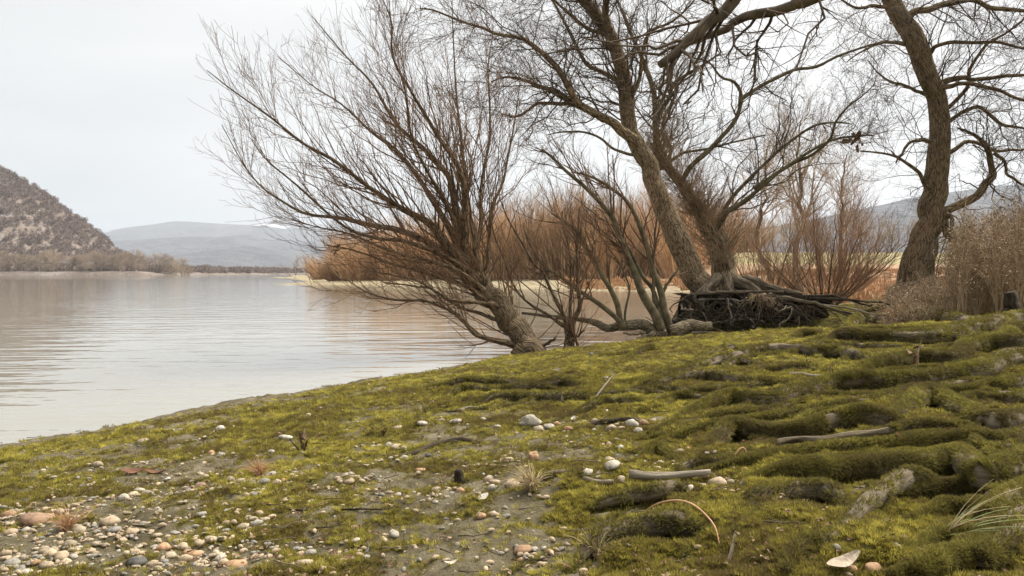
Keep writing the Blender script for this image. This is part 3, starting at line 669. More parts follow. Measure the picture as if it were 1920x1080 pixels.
# ------------------------------------------------------------------ mossy roots and their tree (its trunk stands beyond the frame)
te = empty('root_tree', (TREE_E[0], TREE_E[1], 0.45), 'old tree with long moss-covered roots crawling over the bank and a thick overhanging limb', 'tree')
rp, rn_ = [], []
for k, (sp, rs) in enumerate(ROOTS):
    mat = M['root_dark'] if k in (13, 14, 16) else M['root']
    tube_obj('root', [(sp, rs, 22)], mat, te, rough=0.26, rscale=16, origin=sp[0])
    if k in (13, 14): continue
    L = np.linalg.norm(np.diff(sp, axis=0), axis=1); q = int(np.clip(L.sum() * rs.mean() * 5.0 / (0.012 * max(1, sp[:, 1].mean() / 2.2) ** 0.75) ** 2, 60, 18000))
    u = RNG.random(q) * (len(sp) - 1.001); ii = u.astype(int); fr = (u - ii)[:, None]
    c = sp[ii] * (1 - fr) + sp[ii + 1] * fr; r_ = rs[ii]
    tg = nrm(sp[ii + 1] - sp[ii]); sd_ = nrm(np.cross(tg, [0, 0, 1])); up = np.cross(sd_, tg)
    th = RNG.normal(0, 1.05, q); nr_ = up * np.cos(th)[:, None] + sd_ * np.sin(th)[:, None]
    pt = c + nr_ * (r_ * 0.98)[:, None]
    pat = fbm(pt[:, 0] * 5, pt[:, 1] * 5, oct=3, seed=77 + k) + (0.05 if k not in (5, 6) else -0.35) + 0.35 * (k in (0, 1, 2, 3, 4, 7, 8, 9, 10, 11, 15, 18, 19, 20, 21, 22, 26, 27))
    kk = pat > -0.42
    rp.append(pt[kk]); rn_.append(nr_[kk])
rp = np.concatenate(rp); rn_ = np.concatenate(rn_); q = len(rp)
rotx = np.arctan2(-rn_[:, 1], np.hypot(rn_[:, 0], rn_[:, 2]) * np.sign(rn_[:, 2] + 1e-6)); roty = np.arctan2(rn_[:, 0], np.maximum(rn_[:, 2], 0.05))
sc_ = RNG.uniform(0.6, 1.15, q) * np.maximum(1, rp[:, 1] / 2.2) ** 0.75
scatter('moss', rp, np.stack([rotx, roty * 0.9, RNG.uniform(0, 6.28, q) * 0], 1), np.stack([sc_ * RNG.choice([-1, 1], q), sc_, sc_], 1), blades(28, 0.010, 0.011, 0.0013, 1.0, 8), M['moss_root'], 'dark olive moss coating the old roots', 'moss')
def curve_path(pts, rads, n, jit=0.0, seed=0):
    p = spline(pts, n); r = np.interp(np.linspace(0, 1, n), np.linspace(0, 1, len(rads)), rads)
    u = np.arange(n)
    if jit:
        for a in range(3): p[:, a] += jit * r * vn(u / 2.7, u * 0 + seed + 13 * a, seed=6) * sstep(0, .15, np.linspace(0, 1, n))
    return p, r
ep, er = curve_path([(TREE_E[0], TREE_E[1], 0.3), (5.25, 5.15, 1.4), (5.0, 5.2, 3.0), (4.7, 5.3, 4.6)], [0.5, 0.36, 0.32, 0.28], 30)
tube_obj('trunk', [(ep, er, 22)], M['bark_right'], te, rough=0.15, origin=ep[0])
l1, lr1 = curve_path(np.vstack([[(4.7, 5.3, 4.6), (3.6, 5.2, 4.3)], P(np.array([1640, 1500, 1430, 1380, 1340, 1290, 1240]), np.array([-260, -130, -58, -10, 32, 78, 121]), np.array([5.2, 5.1, 5.0, 5.0, 4.95, 4.9, 4.85]))]), [0.16, 0.12, 0.09, 0.075, 0.065, 0.055, 0.05, 0.042, 0.03], 50, 0.4, 3)
tube_obj('limb', [(l1, lr1 * 0.82, 12)], M['branch'], te, rough=0.2, rscale=14, origin=l1[0])
l2, lr2 = curve_path(np.vstack([[(4.72, 5.3, 4.2)], P(np.array([1900, 1640, 1517, 1483, 1417, 1373, 1343, 1293, 1270]), np.array([-240, -60, 0, 10, 27, 43, 63, 80, 84]), np.linspace(5.4, 6.1, 9))]), [0.10, 0.07, 0.05, 0.045, 0.04, 0.035, 0.032, 0.028, 0.02, 0.012], 50, 0.5, 9)
tube_obj('limb', [(l2, lr2, 10)], M['branch'], te, rough=0.3, rscale=14, origin=l2[0])
BE = [(l1, lr1), (l2, lr2)]
ex = []
for src_, n_, len_ in ((l1, 13, (0.5, 1.3)), (l2, 12, (0.4, 1.1))):
    rs_ = lr1 if src_ is l1 else lr2
    a, r_ = sprout(src_, rs_, n_, 0.45, 1.0, len_, (35, 85), (-0.5, 0, -0.25), 0.5, 0.11, (0.2, 0.4), 0.004, 9, 0.3, rcap=0.014)
    ex.append((a, r_, 5)); a2, r2_ = sprout(a, r_, n_ * 9, 0.15, 1, (0.15, 0.55), (25, 70), (-0.2, 0, -0.2), 0.3, 0.09, (0.4, 0.7), 0.0022, 6); ex.append((a2, r2_, 4))
    a3, r3_ = sprout(a2, r2_, n_ * 26, 0.2, 1, (0.06, 0.22), (25, 65), (0, 0, 0), 0.2, 0.08, (0.5, 0.8), 0.0013, 4); ex.append((a3, r3_, 3))
tube_obj('crown', ex, M['twig'], te, origin=(4, 5, 4))

# ------------------------------------------------------------------ trees traced limb by limb
def px_path(pix, depths, rpx, n, jit=0.6, seed=0):
    a = np.array(pix, float); d = np.interp(np.linspace(0, 1, len(a)), np.linspace(0, 1, len(depths)), depths)
    p = P(a[:, 0], a[:, 1], d)
    r = np.interp(np.linspace(0, 1, len(a)), np.linspace(0, 1, len(rpx)), rpx) * 0.5 * 0.88 * d / FPX
    return curve_path(p, r, n, jit, seed)
def limb_set(root, limbs, mat, sides=8, rough=0.2, name='limb'):
    out = []
    for k, (pix, dep, rpx) in enumerate(limbs):
        p, r = px_path(pix, dep, rpx, 26, 0.7, 31 * k + 3)
        tube_obj(name, [(p, r, sides)], mat, root, rough=rough, rscale=16, origin=p[0]); out.append((p, r))
    return np.array([o[0] for o in out]), np.array([o[1] for o in out])
def Z6(s): return Z(1280, 0, s)
def Z5(s): return Z(960, 330, s)
def Z4(s): return Z(900, 0, s)
def Z3(s): return Z(560, 330, s)
def Z2(s): return Z(360, 0, s)

# A: the willow leaning out over the water
wa = empty('willow_tree', P(990, 666, 10.3) - np.array([0, 0, 0.02]), 'spreading willow leaning out over the water from the edge of the mossy bank', 'tree')
tp, tr_ = px_path([(1000, 690), (990, 664), (966, 622), (938, 580), (908, 540), (884, 505), (866, 470)], [10.3, 10.3, 10.3, 10.2], [74, 60, 54, 48, 44, 40, 32], 40, 0.5, 1)
tube_obj('trunk', [(tp, tr_, 24)], M['bark_willow'], wa, rough=0.28, rscale=9, origin=tp[0])
LA = [
    ([(876, 490), (840, 462), (800, 422), (740, 385), (690, 352), (620, 300), (560, 262), (500, 215), (430, 165), (388, 132)], [10.2, 9.6, 9.2], [30, 24, 17, 12, 9, 6, 4, 2]),
    ([(880, 505), (800, 455), (740, 432), (700, 425), (640, 410), (570, 398), (520, 372), (482, 340), (452, 300), (416, 235)], [10.2, 10.6, 11], [24, 18, 14, 10, 7, 5, 3, 2]),
    ([(868, 475), (862, 420), (845, 340), (800, 282), (745, 235), (700, 160), (645, 100), (585, 30)], [10.2, 10.8, 11.6], [28, 20, 15, 10, 7, 4, 2]),
    ([(872, 480), (872, 405), (862, 330), (820, 250), (775, 175), (738, 110), (733, 40), (710, -20)], [10.2, 9.8, 9.2], [24, 18, 13, 9, 6, 4, 2]),
    ([(905, 535), (892, 450), (878, 380), (866, 280), (856, 170), (850, 60), (846, -20)], [10.2, 10.4, 10.9], [20, 15, 11, 8, 5, 3, 2]),
    ([(908, 535), (918, 470), (922, 400), (948, 320), (965, 230), (975, 150)], [10.2, 10.6, 11.4], [16, 12, 9, 6, 4, 2]),
    ([(988, 655), (940, 643), (890, 625), (858, 592), (800, 565), (740, 562), (690, 548), (652, 526)], [10.3, 9.8, 9.0], [20, 15, 12, 9, 6, 4, 2]),
    ([(936, 578), (880, 540), (810, 515), (740, 497), (690, 478), (650, 466), (610, 460)], [10.2, 9.9, 9.2], [16, 12, 9, 7, 5, 3, 2]),
    ([(890, 515), (835, 478), (770, 455), (700, 445), (640, 420), (560, 350), (500, 300), (470, 260)], [10.2, 9.4, 8.7], [17, 13, 10, 8, 6, 4, 2]),
    ([(870, 480), (830, 400), (790, 340), (740, 280), (690, 240), (640, 195), (585, 160), (520, 105)], [10.2, 10.9, 12], [20, 15, 11, 8, 5, 3, 2]),
    ([(862, 455), (842, 390), (800, 320), (770, 250), (760, 170), (735, 100)], [10.2, 9.5, 8.9], [16, 12, 8, 6, 4, 2]),
    ([(915, 550), (860, 510), (800, 490), (730, 470), (660, 440), (590, 425), (540, 408)], [10.2, 9.6, 9.1], [16, 12, 9, 7, 5, 3, 2]),
    ([(884, 500), (900, 420), (905, 330), (920, 240), (915, 140), (925, 60)], [10.2, 10.9, 11.6], [15, 11, 8, 6, 4, 2]),
    ([(985, 660), (1010, 650), (1030, 642), (1042, 634)], [10.3, 10.1], [14, 10, 8, 6]),
    ([(930, 570), (890, 568), (840, 560), (790, 530), (740, 515), (700, 510)], [10.2, 9.5, 8.8], [12, 9, 7, 5, 3]),
    ([(955, 605), (905, 590), (860, 575), (815, 545), (770, 535), (720, 530)], [10.2, 10.8, 11.2], [12, 9, 7, 5, 3]),
]
LA = [(a, d, [w * 0.82 for w in r]) for a, d, r in LA]
Pa, Ra = limb_set(wa, LA, M['bark_willow'], 9)
g1, h1 = sprout(Pa, Ra, 430, 0.10, 0.88, (0.5, 1.5), (14, 48), (-0.1, 0, 1), 0.30, 0.035, (0.22, 0.42), 0.004, 9, 0.3, rcap=0.014)
g1b, h1b = sprout(tp[None], tr_[None], 64, 0.22, 0.98, (0.5, 1.5), (25, 75), (-0.15, 0, 1), 0.45, 0.04, (0.06, 0.14), 0.004, 9, 0.3, rcap=0.012)
gg, hh = np.concatenate([g1, g1b]), np.concatenate([h1, h1b])
g2, h2 = sprout(gg, hh, 2500, 0.12, 1, (0.28, 0.8), (14, 48), (0, 0, 1), 0.22, 0.035, (0.4, 0.65), 0.0026, 6, 0.4)
g3, h3 = sprout(g2, h2, 6000, 0.15, 1, (0.09, 0.34), (18, 52), (0, 0, 1), 0.15, 0.04, (0.5, 0.75), 0.0018, 4, 0.5)
tube_obj('crown', [(gg, hh, 5), (g2, h2, 3), (g3, h3, 3)], M['twig_red'], wa, origin=tp[0])

# F: small many-stemmed sapling at the water's edge
sf = empty('sapling', P(1070, 660, 10.9) - np.array([0, 0, 0.03]), 'slender many-stemmed sapling standing at the water line beside the leaning willow', 'tree')
LF = [
    (Z3('1535,990 1515,880 1480,780 1430,670 1380,560 1330,500 1250,370 1170,230 1130,120'), [10.9, 10.8, 10.4], [15, 12, 9, 7, 6, 5, 3, 2]),
    (Z3('1535,990 1538,840 1580,740 1577,640 1566,500 1570,350 1578,175'), [10.9, 10.8, 10.7], [15, 12, 10, 8, 6, 4, 3]),
    (Z3('1525,950 1532,740 1530,600 1535,480 1500,330 1480,200'), [10.9, 11.1], [9, 7, 5, 4, 2]),
    (Z3('1500,850 1400,785 1280,710 1200,590 1160,470 1100,330 1080,220'), [10.9, 10.6], [9, 7, 5, 4, 3, 2]),
    (Z3('1520,930 1570,900 1605,870'), [10.9, 10.7], [7, 5, 3]),
    (Z3('1495,985 1505,930 1515,880'), [10.85, 10.85], [8, 6, 5]),
    (Z3('1570,990 1560,930 1545,880'), [10.85, 10.85], [8, 6, 5]),
]
Pf, Rf = limb_set(sf, LF, M['bark_willow'], 8, name='stem')
g1, h1 = sprout(Pf, Rf, 70, 0.2, 1, (0.4, 1.3), (15, 45), (-0.1, 0, 1), 0.3, 0.05, (0.3, 0.55), 0.0035, 7, 0.3)
g2, h2 = sprout(g1, h1, 420, 0.1, 1, (0.15, 0.5), (18, 50), (0, 0, 1), 0.25, 0.05, (0.45, 0.7), 0.002, 5); g3, h3 = sprout(g2, h2, 800, 0.1, 1, (0.06, 0.2), (18, 50), (0, 0, 1), 0.2, 0.05, (0.5, 0.7), 0.0014, 4)
tube_obj('crown', [(g1, h1, 4), (g2, h2, 3), (g3, h3, 3)], M['twig_red'], sf, origin=(1, 10.9, 1))

# G: fallen trunk over the water with upright stems
fg = empty('fallen_tree', P(1290, 628, 13.0), 'fallen trunk lying over the water with a row of upright stems growing from it', 'tree')
LG = [
    (Z5('1120,840 1000,850 900,858 820,878 740,862 620,846 520,846 440,822 360,808 200,785 50,770'), [13.1, 12.9, 12.4], [18, 24, 28, 26, 22, 18, 14, 11, 8, 5]),
    (Z5('860,872 780,900 700,935'), [12.9, 12.7], [15, 12, 10]),
    (Z5('760,880 690,892 630,880'), [12.9, 12.5], [7, 6, 4]),
]
Pg0, Rg0 = [], []
for k, (pix, dep, rp_) in enumerate(LG):
    p, r = px_path(pix, dep, rp_, 34, 0.8, 50 + k); tube_obj('trunk' if k == 0 else 'limb', [(p, r, 14)], M['bark_log'], fg, rough=0.3, rscale=10, origin=p[0])
LS = [
    (Z5('625,850 612,800 575,700 540,620 480,520 420,400 370,320 300,260 220,210'), [12.7, 12.5], [15, 13, 11, 9, 7, 6, 4]),
    (Z5('620,850 580,800 480,720 380,650 300,580 200,520 110,400 60,280'), [12.7, 12.2], [13, 11, 9, 7, 5, 4]),
    (Z5('835,860 815,800 760,700 700,580 650,440 600,320 560,220 440,90 340,0 250,-90 170,-150'), [12.9, 12.9, 12.6], [22, 19, 17, 14, 11, 9, 7, 4]),
    (Z5('850,860 830,780 790,660 740,560 690,460 640,380 590,300 520,180'), [12.95, 13.3], [13, 11, 9, 7, 5, 3]),
    (Z5('885,850 870,770 840,640 800,520 740,340 690,220 640,130 540,50 430,0 330,-20'), [13, 13.1], [17, 15, 13, 10, 8, 6, 4]),
    (Z5('810,800 800,640 800,420 815,260 835,120'), [13, 13.0], [9, 8, 6, 4, 2]),
    (Z5('850,650 880,590 935,525 970,470'), [13.05, 13.0], [8, 6, 4, 2]),
    (Z5('640,840 640,760 660,640 620,520 560,430 500,330'), [12.75, 13], [6, 5, 4, 3, 2]),
]
Pg, Rg = limb_set(fg, LS, M['branch_olive'], 9, 0.15, 'stem')
g1, h1 = sprout(Pg, Rg, 120, 0.3, 1, (0.5, 1.7), (18, 50), (-0.15, 0, 1), 0.25, 0.05, (0.25, 0.5), 0.004, 8, 0.3)
g2, h2 = sprout(g1, h1, 800, 0.1, 1, (0.2, 0.6), (18, 50), (0, 0, 1), 0.2, 0.05, (0.45, 0.7), 0.0024, 5); g3, h3 = sprout(g2, h2, 1500, 0.1, 1, (0.08, 0.25), (18, 50), (0, 0, 1), 0.2, 0.05, (0.5, 0.7), 0.0016, 4)
tube_obj('crown', [(g1, h1, 4), (g2, h2, 3), (g3, h3, 3)], M['twig_red'], fg, origin=(2, 12.9, 1))

# B: thick trunk leaning over the water, standing on its washed-out root mass
tb = empty('leaning_tree', (4.05, 14.6, 0.6), 'tall thick-trunked tree leaning over the water above its washed-out roots', 'tree')
bp_, br_ = px_path([(1352, 600), (1336, 572), (1315, 540), (1294, 500), (1271, 450), (1250, 400), (1232, 345), (1209, 298), (1188, 255), (1178, 215), (1174, 175), (1162, 120), (1142, 62), (1108, 18), (1070, -25), (1010, -95), (960, -180), (930, -280)],
                   [14.6, 14.5, 14.3, 13.9, 13.4], [78, 58, 52, 50, 49, 43, 39, 37, 32, 31, 31, 30, 27, 25, 22, 17, 12, 6], 90, 0.25, 4)
tube_obj('trunk', [(bp_, br_, 30)], M['bark_big'], tb, rough=0.16, rscale=9, origin=bp_[0])
LB = [
    (Z4('870,790 800,740 700,680 560,595 440,545 350,485 250,455 150,430 60,460'), [14.1, 13.6, 13.0], [25, 21, 18, 15, 12, 9, 7, 5, 3]),
    (Z4('560,590 520,540 440,400 380,330 300,260 220,205 80,185 0,150 -120,110 -250,60 -330,50'), [13.5, 13.0, 12.4], [15, 14, 12, 10, 9, 7, 6, 5, 4, 3]),
    (Z4('650,650 540,600 440,578 340,580 270,620 200,652 120,640'), [13.7, 13.4], [10, 9, 8, 6, 5, 3]),
    (Z4('800,480 770,460 620,370 530,220 430,40 360,-60'), [14.1, 14.8], [12, 11, 9, 7, 5, 3]),
    (Z4('730,170 720,100 700,0 690,-100 720,-220'), [13.8, 13.4], [16, 14, 12, 9, 5]),
    (Z4('720,200 600,150 480,60 380,-30 250,-80'), [13.9, 13.2], [9, 8, 6, 4, 2]),
    (Z4('850,560 900,420 910,280 960,180 1080,120 1190,20 1250,-80'), [14.1, 13.0], [9, 8, 7, 6, 4, 3]),
    (Z4('900,880 780,850 640,760 500,740 380,760'), [14.3, 13.6], [7, 6, 5, 4, 2]),
]
Pb, Rb = limb_set(tb, LB, M['bark_big'], 10)
allP = np.concatenate([Pb, np.array([spline(bp_[40:], 26)])]); allR = np.concatenate([Rb, np.interp(np.linspace(0, 1, 26), np.linspace(0, 1, 50), br_[40:])[None]])
g1, h1 = sprout(allP, allR, 250, 0.1, 1, (0.7, 2.3), (25, 80), (-0.25, 0, 0.25), 0.25, 0.075, (0.16, 0.34), 0.005, 10, 0.3, rcap=0.018)
g2, h2 = sprout(g1, h1, 2400, 0.1, 1, (0.3, 1.0), (20, 65), (-0.1, 0, 0.2), 0.2, 0.07, (0.38, 0.6), 0.0034, 7, 0.4)
g3, h3 = sprout(g2, h2, 8500, 0.15, 1, (0.12, 0.5), (20, 60), (0, 0, 0.3), 0.2, 0.06, (0.5, 0.75), 0.0021, 4, 0.5)
tube_obj('crown', [(g1, h1, 5), (g2, h2, 3), (g3, h3, 3)], M['twig'], tb, origin=bp_[0])

# washed-out roots under it: real tangle with earth behind
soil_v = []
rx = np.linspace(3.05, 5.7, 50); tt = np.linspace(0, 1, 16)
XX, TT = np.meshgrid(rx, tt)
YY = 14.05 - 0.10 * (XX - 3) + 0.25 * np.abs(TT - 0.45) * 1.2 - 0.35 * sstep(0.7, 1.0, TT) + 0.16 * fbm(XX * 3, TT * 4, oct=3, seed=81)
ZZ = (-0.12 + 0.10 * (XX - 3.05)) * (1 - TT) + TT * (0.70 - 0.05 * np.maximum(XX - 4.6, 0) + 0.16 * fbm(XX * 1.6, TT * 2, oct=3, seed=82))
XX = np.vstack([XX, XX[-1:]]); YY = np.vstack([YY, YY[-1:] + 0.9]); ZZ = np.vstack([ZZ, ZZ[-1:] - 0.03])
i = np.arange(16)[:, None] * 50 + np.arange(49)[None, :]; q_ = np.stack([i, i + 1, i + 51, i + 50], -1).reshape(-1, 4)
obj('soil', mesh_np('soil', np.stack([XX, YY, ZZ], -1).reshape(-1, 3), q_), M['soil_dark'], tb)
rg = np.random.default_rng(77)
def rootpath(a, b, sag, n=16, w=0.05):
    a, b = np.array(a, float), np.array(b, float); s = np.linspace(0, 1, n)[:, None]
    p = a + (b - a) * s + np.array([0, 0, 1]) * sag * np.sin(np.pi * s) + np.cumsum(rg.normal(size=(n, 3)) * w * 0.35, 0) * s
    return p
kinds = [M['root_dark'], M['root_dark'], M['root_dark'], M['root'], M['root_dark'], M['root_dark'], M['root_pale']]
for k in range(64):                    # thick roots, one by one
    x0 = 3.1 + 2.2 * rg.random() ** 1.4; top = rg.random() < 0.45
    if top: a = (x0, 13.98 - 0.1 * (x0 - 3) + rg.uniform(-.12, .1), 0.72 - rg.uniform(0, .16)); b_ = (x0 + rg.normal() * .35, 13.5 + rg.uniform(-.35, .2), max(0.0, 0.10 * (x0 - 3)) + rg.uniform(-.1, .25))
    else:
        a = (x0, 13.75 + rg.uniform(-.25, .1), rg.uniform(0.1, 0.62)); b_ = (x0 + rg.choice([-1, 1.1]) * rg.uniform(0.2, 0.8), 13.6 + rg.uniform(-.35, .2), rg.uniform(0.08, 0.55))
    p = rootpath(a, b_, rg.uniform(-.18, .22), 16, .11); r0 = rg.uniform(0.006, 0.034)
    tube_obj('root', [(p, np.linspace(r0, r0 * 0.35, 16), 8)], kinds[k % 7], tb, rough=0.3, rscale=20, origin=p[0])
for a, b_, r0, mt in [((3.85, 14.4, 1.0), (3.35, 13.75, .42), .12, 'root'), ((4.0, 14.35, 1.0), (4.05, 13.65, .35), .11, 'root'), ((4.15, 14.4, .95), (4.75, 13.7, .5), .12, 'root'), ((4.5, 14.9, .95), (5.3, 13.9, .55), .13, 'root'), ((4.3, 14.5, .9), (4.4, 13.7, .2), .09, 'root_dark'), ((3.75, 14.4, .95), (3.1, 14.0, .25), .10, 'root'), ((4.6, 13.9, .70), (6.2, 12.95, .32), .04, 'root_dark'), ((4.9, 13.8, .66), (6.7, 13.1, .40), .03, 'root_dark'), ((5.0, 13.9, .62), (6.2, 12.8, .33), .022, 'root_pale'), ((4.4, 13.9, .69), (5.9, 13.0, .35), .045, 'root'),
                     ((3.2, 14.0, .68), (4.8, 13.8, .68), .05, 'root'), ((3.3, 13.9, .60), (4.4, 13.7, .64), .025, 'root_pale'), ((5.2, 14.2, .66), (6.6, 13.8, .55), .04, 'root_dark'), ((3.15, 14.0, .55), (3.1, 13.5, -.05), .03, 'root'),
                     ((4.2, 13.75, .66), (3.9, 13.5, .22), .016, 'root_pale'), ((3.1, 13.45, .05), (4.4, 13.25, -.0), .022, 'root_pale'), ((3.5, 13.6, .2), (4.5, 13.4, .24), .022, 'root_pale')]:
    p = rootpath(a, b_, 0.05, 22, 0.05); tube_obj('root', [(p, np.linspace(r0, r0 * 0.4, 22), 9)], M[mt], tb, rough=0.35, rscale=16, origin=p[0])
fr_ = []
for k in range(420):
    x0 = 3.05 + 2.3 * rg.random() ** 1.3; a = (x0, 13.6 + rg.uniform(-.3, .2), rg.uniform(0.05, 0.7)); b_ = np.array(a) + rg.normal(size=3) * [0.22, 0.14, 0.22] - [0, 0, 0.08]
    p = rootpath(a, b_, 0.02, 6, 0.06); fr_.append((p, np.linspace(.005, .002, 6)))
o = tube_obj('root_hairs', [(np.array([f[0] for f in fr_]), np.array([f[1] for f in fr_]), 4)], M['root_dark'], tb, origin=(4, 13.7, .3)); o['kind'] = 'stuff'
fr_ = []
for cx, cz in ((4.55, .66), (5.15, .52), (4.35, .72)):
    for k in range(34):
        a = (cx + rg.normal() * .08, 13.62 + rg.normal() * .05, cz); b_ = (cx + rg.normal() * .22, 13.5 + rg.normal() * .08, cz - rg.uniform(.1, .38)); fr_.append((rootpath(a, b_, .05, 6, .04), np.linspace(.005, .002, 6)))
o = tube_obj('root_fringe', [(np.array([f[0] for f in fr_]), np.array([f[1] for f in fr_]), 4)], M['weed'], tb, origin=(4.5, 13.6, .5)); o['kind'] = 'stuff'

# C: second stout trunk behind, pollarded and shaggy with shoots
tcx = empty('pollard_tree', (4.6, 15.4, 0.55), 'stout shaggy pollard behind the thick leaning trunk, bristling with shoots', 'tree')
cp, crr = px_path([(1392, 600), (1380, 560), (1370, 535), (1357, 490), (1343, 450), (1315, 402), (1285, 352), (1250, 310), (1232, 270)], [15.5, 15.4, 15.2], [100, 74, 64, 52, 40, 30, 23, 18, 14], 50, 0.4, 8)
tube_obj('trunk', [(cp, crr, 26)], M['bark_big'], tcx, rough=0.35, rscale=7, origin=cp[0])
LC = [
    (Z4('1010,960 1000,900 985,800 980,720 990,640 960,480 920,340 850,200 790,50 740,-60'), [15.3, 15.0], [18, 17, 15, 13, 11, 10, 8, 6, 4]),
    (Z4('985,720 1000,640 1060,560 1100,460 1200,400 1290,340 1350,300'), [15.2, 14.6], [12, 10, 8, 7, 5, 3]),
    (Z5('1110,330 1170,280 1230,190 1340,110 1480,0 1560,-60 1780,-200 1970,-230 2040,-225'), [15.3, 14.9, 14.5], [14, 12, 10, 8, 7, 6, 4, 3]),
    (Z5('1150,300 1220,150 1340,10 1520,-160 1700,-280 1820,-300 1900,-295'), [15.3, 15.9], [10, 9, 7, 6, 4, 3]),
    (Z6('0,1010 60,930 200,790 290,690 325,560 300,470 220,430 150,350 60,330'), [15.2, 14.6], [12, 11, 10, 9, 8, 7, 5, 4, 3]),
    (Z6('322,575 345,545 460,470 600,405 730,380 850,330 1000,270 1100,240 1200,240'), [14.7, 14.4], [9, 9, 8, 7, 6, 5, 4, 3]),
    (Z6('400,1060 600,930 700,880 820,790 860,690 930,600 1010,540 1080,470'), [15.0, 14.4], [8, 8, 7, 6, 5, 4, 3, 2]),
    (Z4('1060,900 1080,840 1040,780 1030,700 1100,540 1110,420 1160,330'), [15.4, 15.8], [9, 8, 7, 6, 5, 3]),
    (Z4('1030,950 1110,880 1190,850 1300,830 1420,800 1600,760'), [15.3, 15.0], [7, 6, 5, 4, 3]),
]
Pc, Rc = limb_set(tcx, LC, M['branch_olive'], 10)
g1, h1 = sprout(Pc, Rc, 210, 0.12, 1, (0.6, 2.0), (25, 75), (0, 0, 0.5), 0.3, 0.075, (0.2, 0.45), 0.005, 9, 0.3, rcap=0.022)
g2, h2 = sprout(g1, h1, 1500, 0.1, 1, (0.25, 0.9), (20, 60), (0, 0, 0.3), 0.2, 0.07, (0.4, 0.65), 0.003, 6, 0.4)
g3, h3 = sprout(g2, h2, 4200, 0.15, 1, (0.1, 0.35), (20, 60), (0, 0, 0.3), 0.2, 0.06, (0.5, 0.75), 0.0019, 4, 0.5)
tube_obj('crown', [(g1, h1, 5), (g2, h2, 3), (g3, h3, 3)], M['twig'], tcx, origin=cp[0])
s1, z1 = sprout(cp[None], crr[None], 400, 0.35, 1, (0.5, 1.5), (25, 85), (0.1, 0, 0.8), 0.5, 0.06, (0.03, 0.08), 0.005, 8, 0.3, rcap=0.012)
s2, z2 = sprout(s1, z1, 2600, 0.1, 1, (0.2, 0.6), (20, 60), (0, 0, 0.3), 0.3, 0.07, (0.5, 0.8), 0.003, 5, 0.5)
o = tube_obj('shoots', [(s1, z1, 4), (s2, z2, 3)], M['twig_tan'], tcx, origin=cp[0]); o['kind'] = 'stuff'

# D: big ribbed trunk on the right
td = empty('ribbed_tree', P(1722, 556, 16.5), 'big deeply ribbed tree with a bent trunk rising from the dry weeds', 'tree')
dp, dr = px_path([(1712, 575), (1716, 550), (1720, 520), (1727, 480), (1740, 430), (1750, 382), (1758, 335), (1759, 290), (1759, 240), (1757, 200), (1750, 165), (1733, 117), (1707, 67), (1683, 20), (1655, -30), (1610, -120), (1570, -230)],
                 [16.5, 16.5, 16.2, 15.8], [118, 98, 76, 63, 53, 51, 46, 43, 41, 40, 40, 40, 40, 36, 32, 26, 14], 80, 0.2, 5)
tube_obj('trunk', [(dp, dr, 32)], M['bark_right'], td, rough=0.20, rscale=8, origin=dp[0])
def Z8(s): return [(1560 + float(a) / 4, 330 + float(b) / 4) for a, b in (q.split(',') for q in s.split())]
LD = [
    (Z8('780,330 870,272 960,232 1080,142 1170,60 1205,0 1190,-120 1160,-220 1080,-300 940,-360'), [16.4, 16.0], [22, 20, 18, 17, 15, 13, 11, 8, 4]),
    (Z8('860,280 850,340 870,420 910,480 945,525'), [16.3, 16.1], [14, 13, 15, 12, 8]),
    (Z8('860,290 900,320 905,400 880,440'), [16.2, 16.0], [9, 9, 8, 8]),
    (Z6('1440,480 1520,452 1620,440 1790,430 1980,420 2150,400'), [16.3, 15.6], [15, 12, 10, 8, 6, 4]),
    (Z6('1440,520 1510,480 1600,470 1750,500 1920,560 2100,600'), [16.2, 15.4], [13, 10, 9, 8, 6, 4]),
    (Z6('1370,340 1400,290 1440,252 1600,240 1780,240 1920,270 2100,280'), [16.2, 15.6], [11, 9, 8, 7, 5, 4]),
    (Z6('1450,720 1560,640 1650,600 1780,690 1900,716 2050,740'), [16.3, 15.8], [9, 8, 8, 7, 5, 4]),
    (Z6('1400,800 1350,788 1290,800 1230,862 1200,920'), [16.2, 15.8], [10, 8, 7, 5, 3]),
    (Z6('1400,1070 1365,1030 1330,970 1220,890 1120,860 1000,850'), [16.3, 15.9], [11, 9, 7, 5, 3]),
    (Z6('1250,250 1160,232 1090,245 1000,290 920,350'), [16.1, 15.5], [9, 7, 6, 4, 2]),
    (Z6('1380,540 1300,500 1200,470 1120,430 1040,340'), [16.2, 16.6], [8, 7, 6, 4, 2]),
    (Z6('1480,620 1600,500 1610,400 1700,260 1830,180 1950,80'), [16.3, 16.0], [9, 8, 7, 6, 5, 3]),
    (Z6('1250,100 1340,60 1480,20 1620,-10 1750,40 1920,60 2100,70'), [16.1, 15.2], [16, 14, 12, 10, 8, 5]),
    (Z6('1160,40 1060,30 980,45 900,0 840,-60'), [16.0, 15.4], [9, 7, 6, 4, 2]),
    (Z6('1500,860 1620,800 1760,850 1900,840 2050,820'), [16.4, 16.9], [10, 8, 7, 5, 3]),
    (Z6('1750,860 1810,900 1820,970 1900,1030 2050,1080'), [16.0, 15.7], [8, 7, 6, 5, 3]),
]
Pd, Rd = limb_set(td, LD, M['bark_right'], 10)
allP = np.concatenate([Pd, np.array([spline(dp[35:], 26)])]); allR = np.concatenate([Rd, np.interp(np.linspace(0, 1, 26), np.linspace(0, 1, 45), dr[35:])[None]])
g1, h1 = sprout(allP, allR, 260, 0.1, 1, (0.7, 2.2), (25, 80), (0.05, 0, 0.15), 0.25, 0.075, (0.16, 0.34), 0.005, 10, 0.3, rcap=0.017)
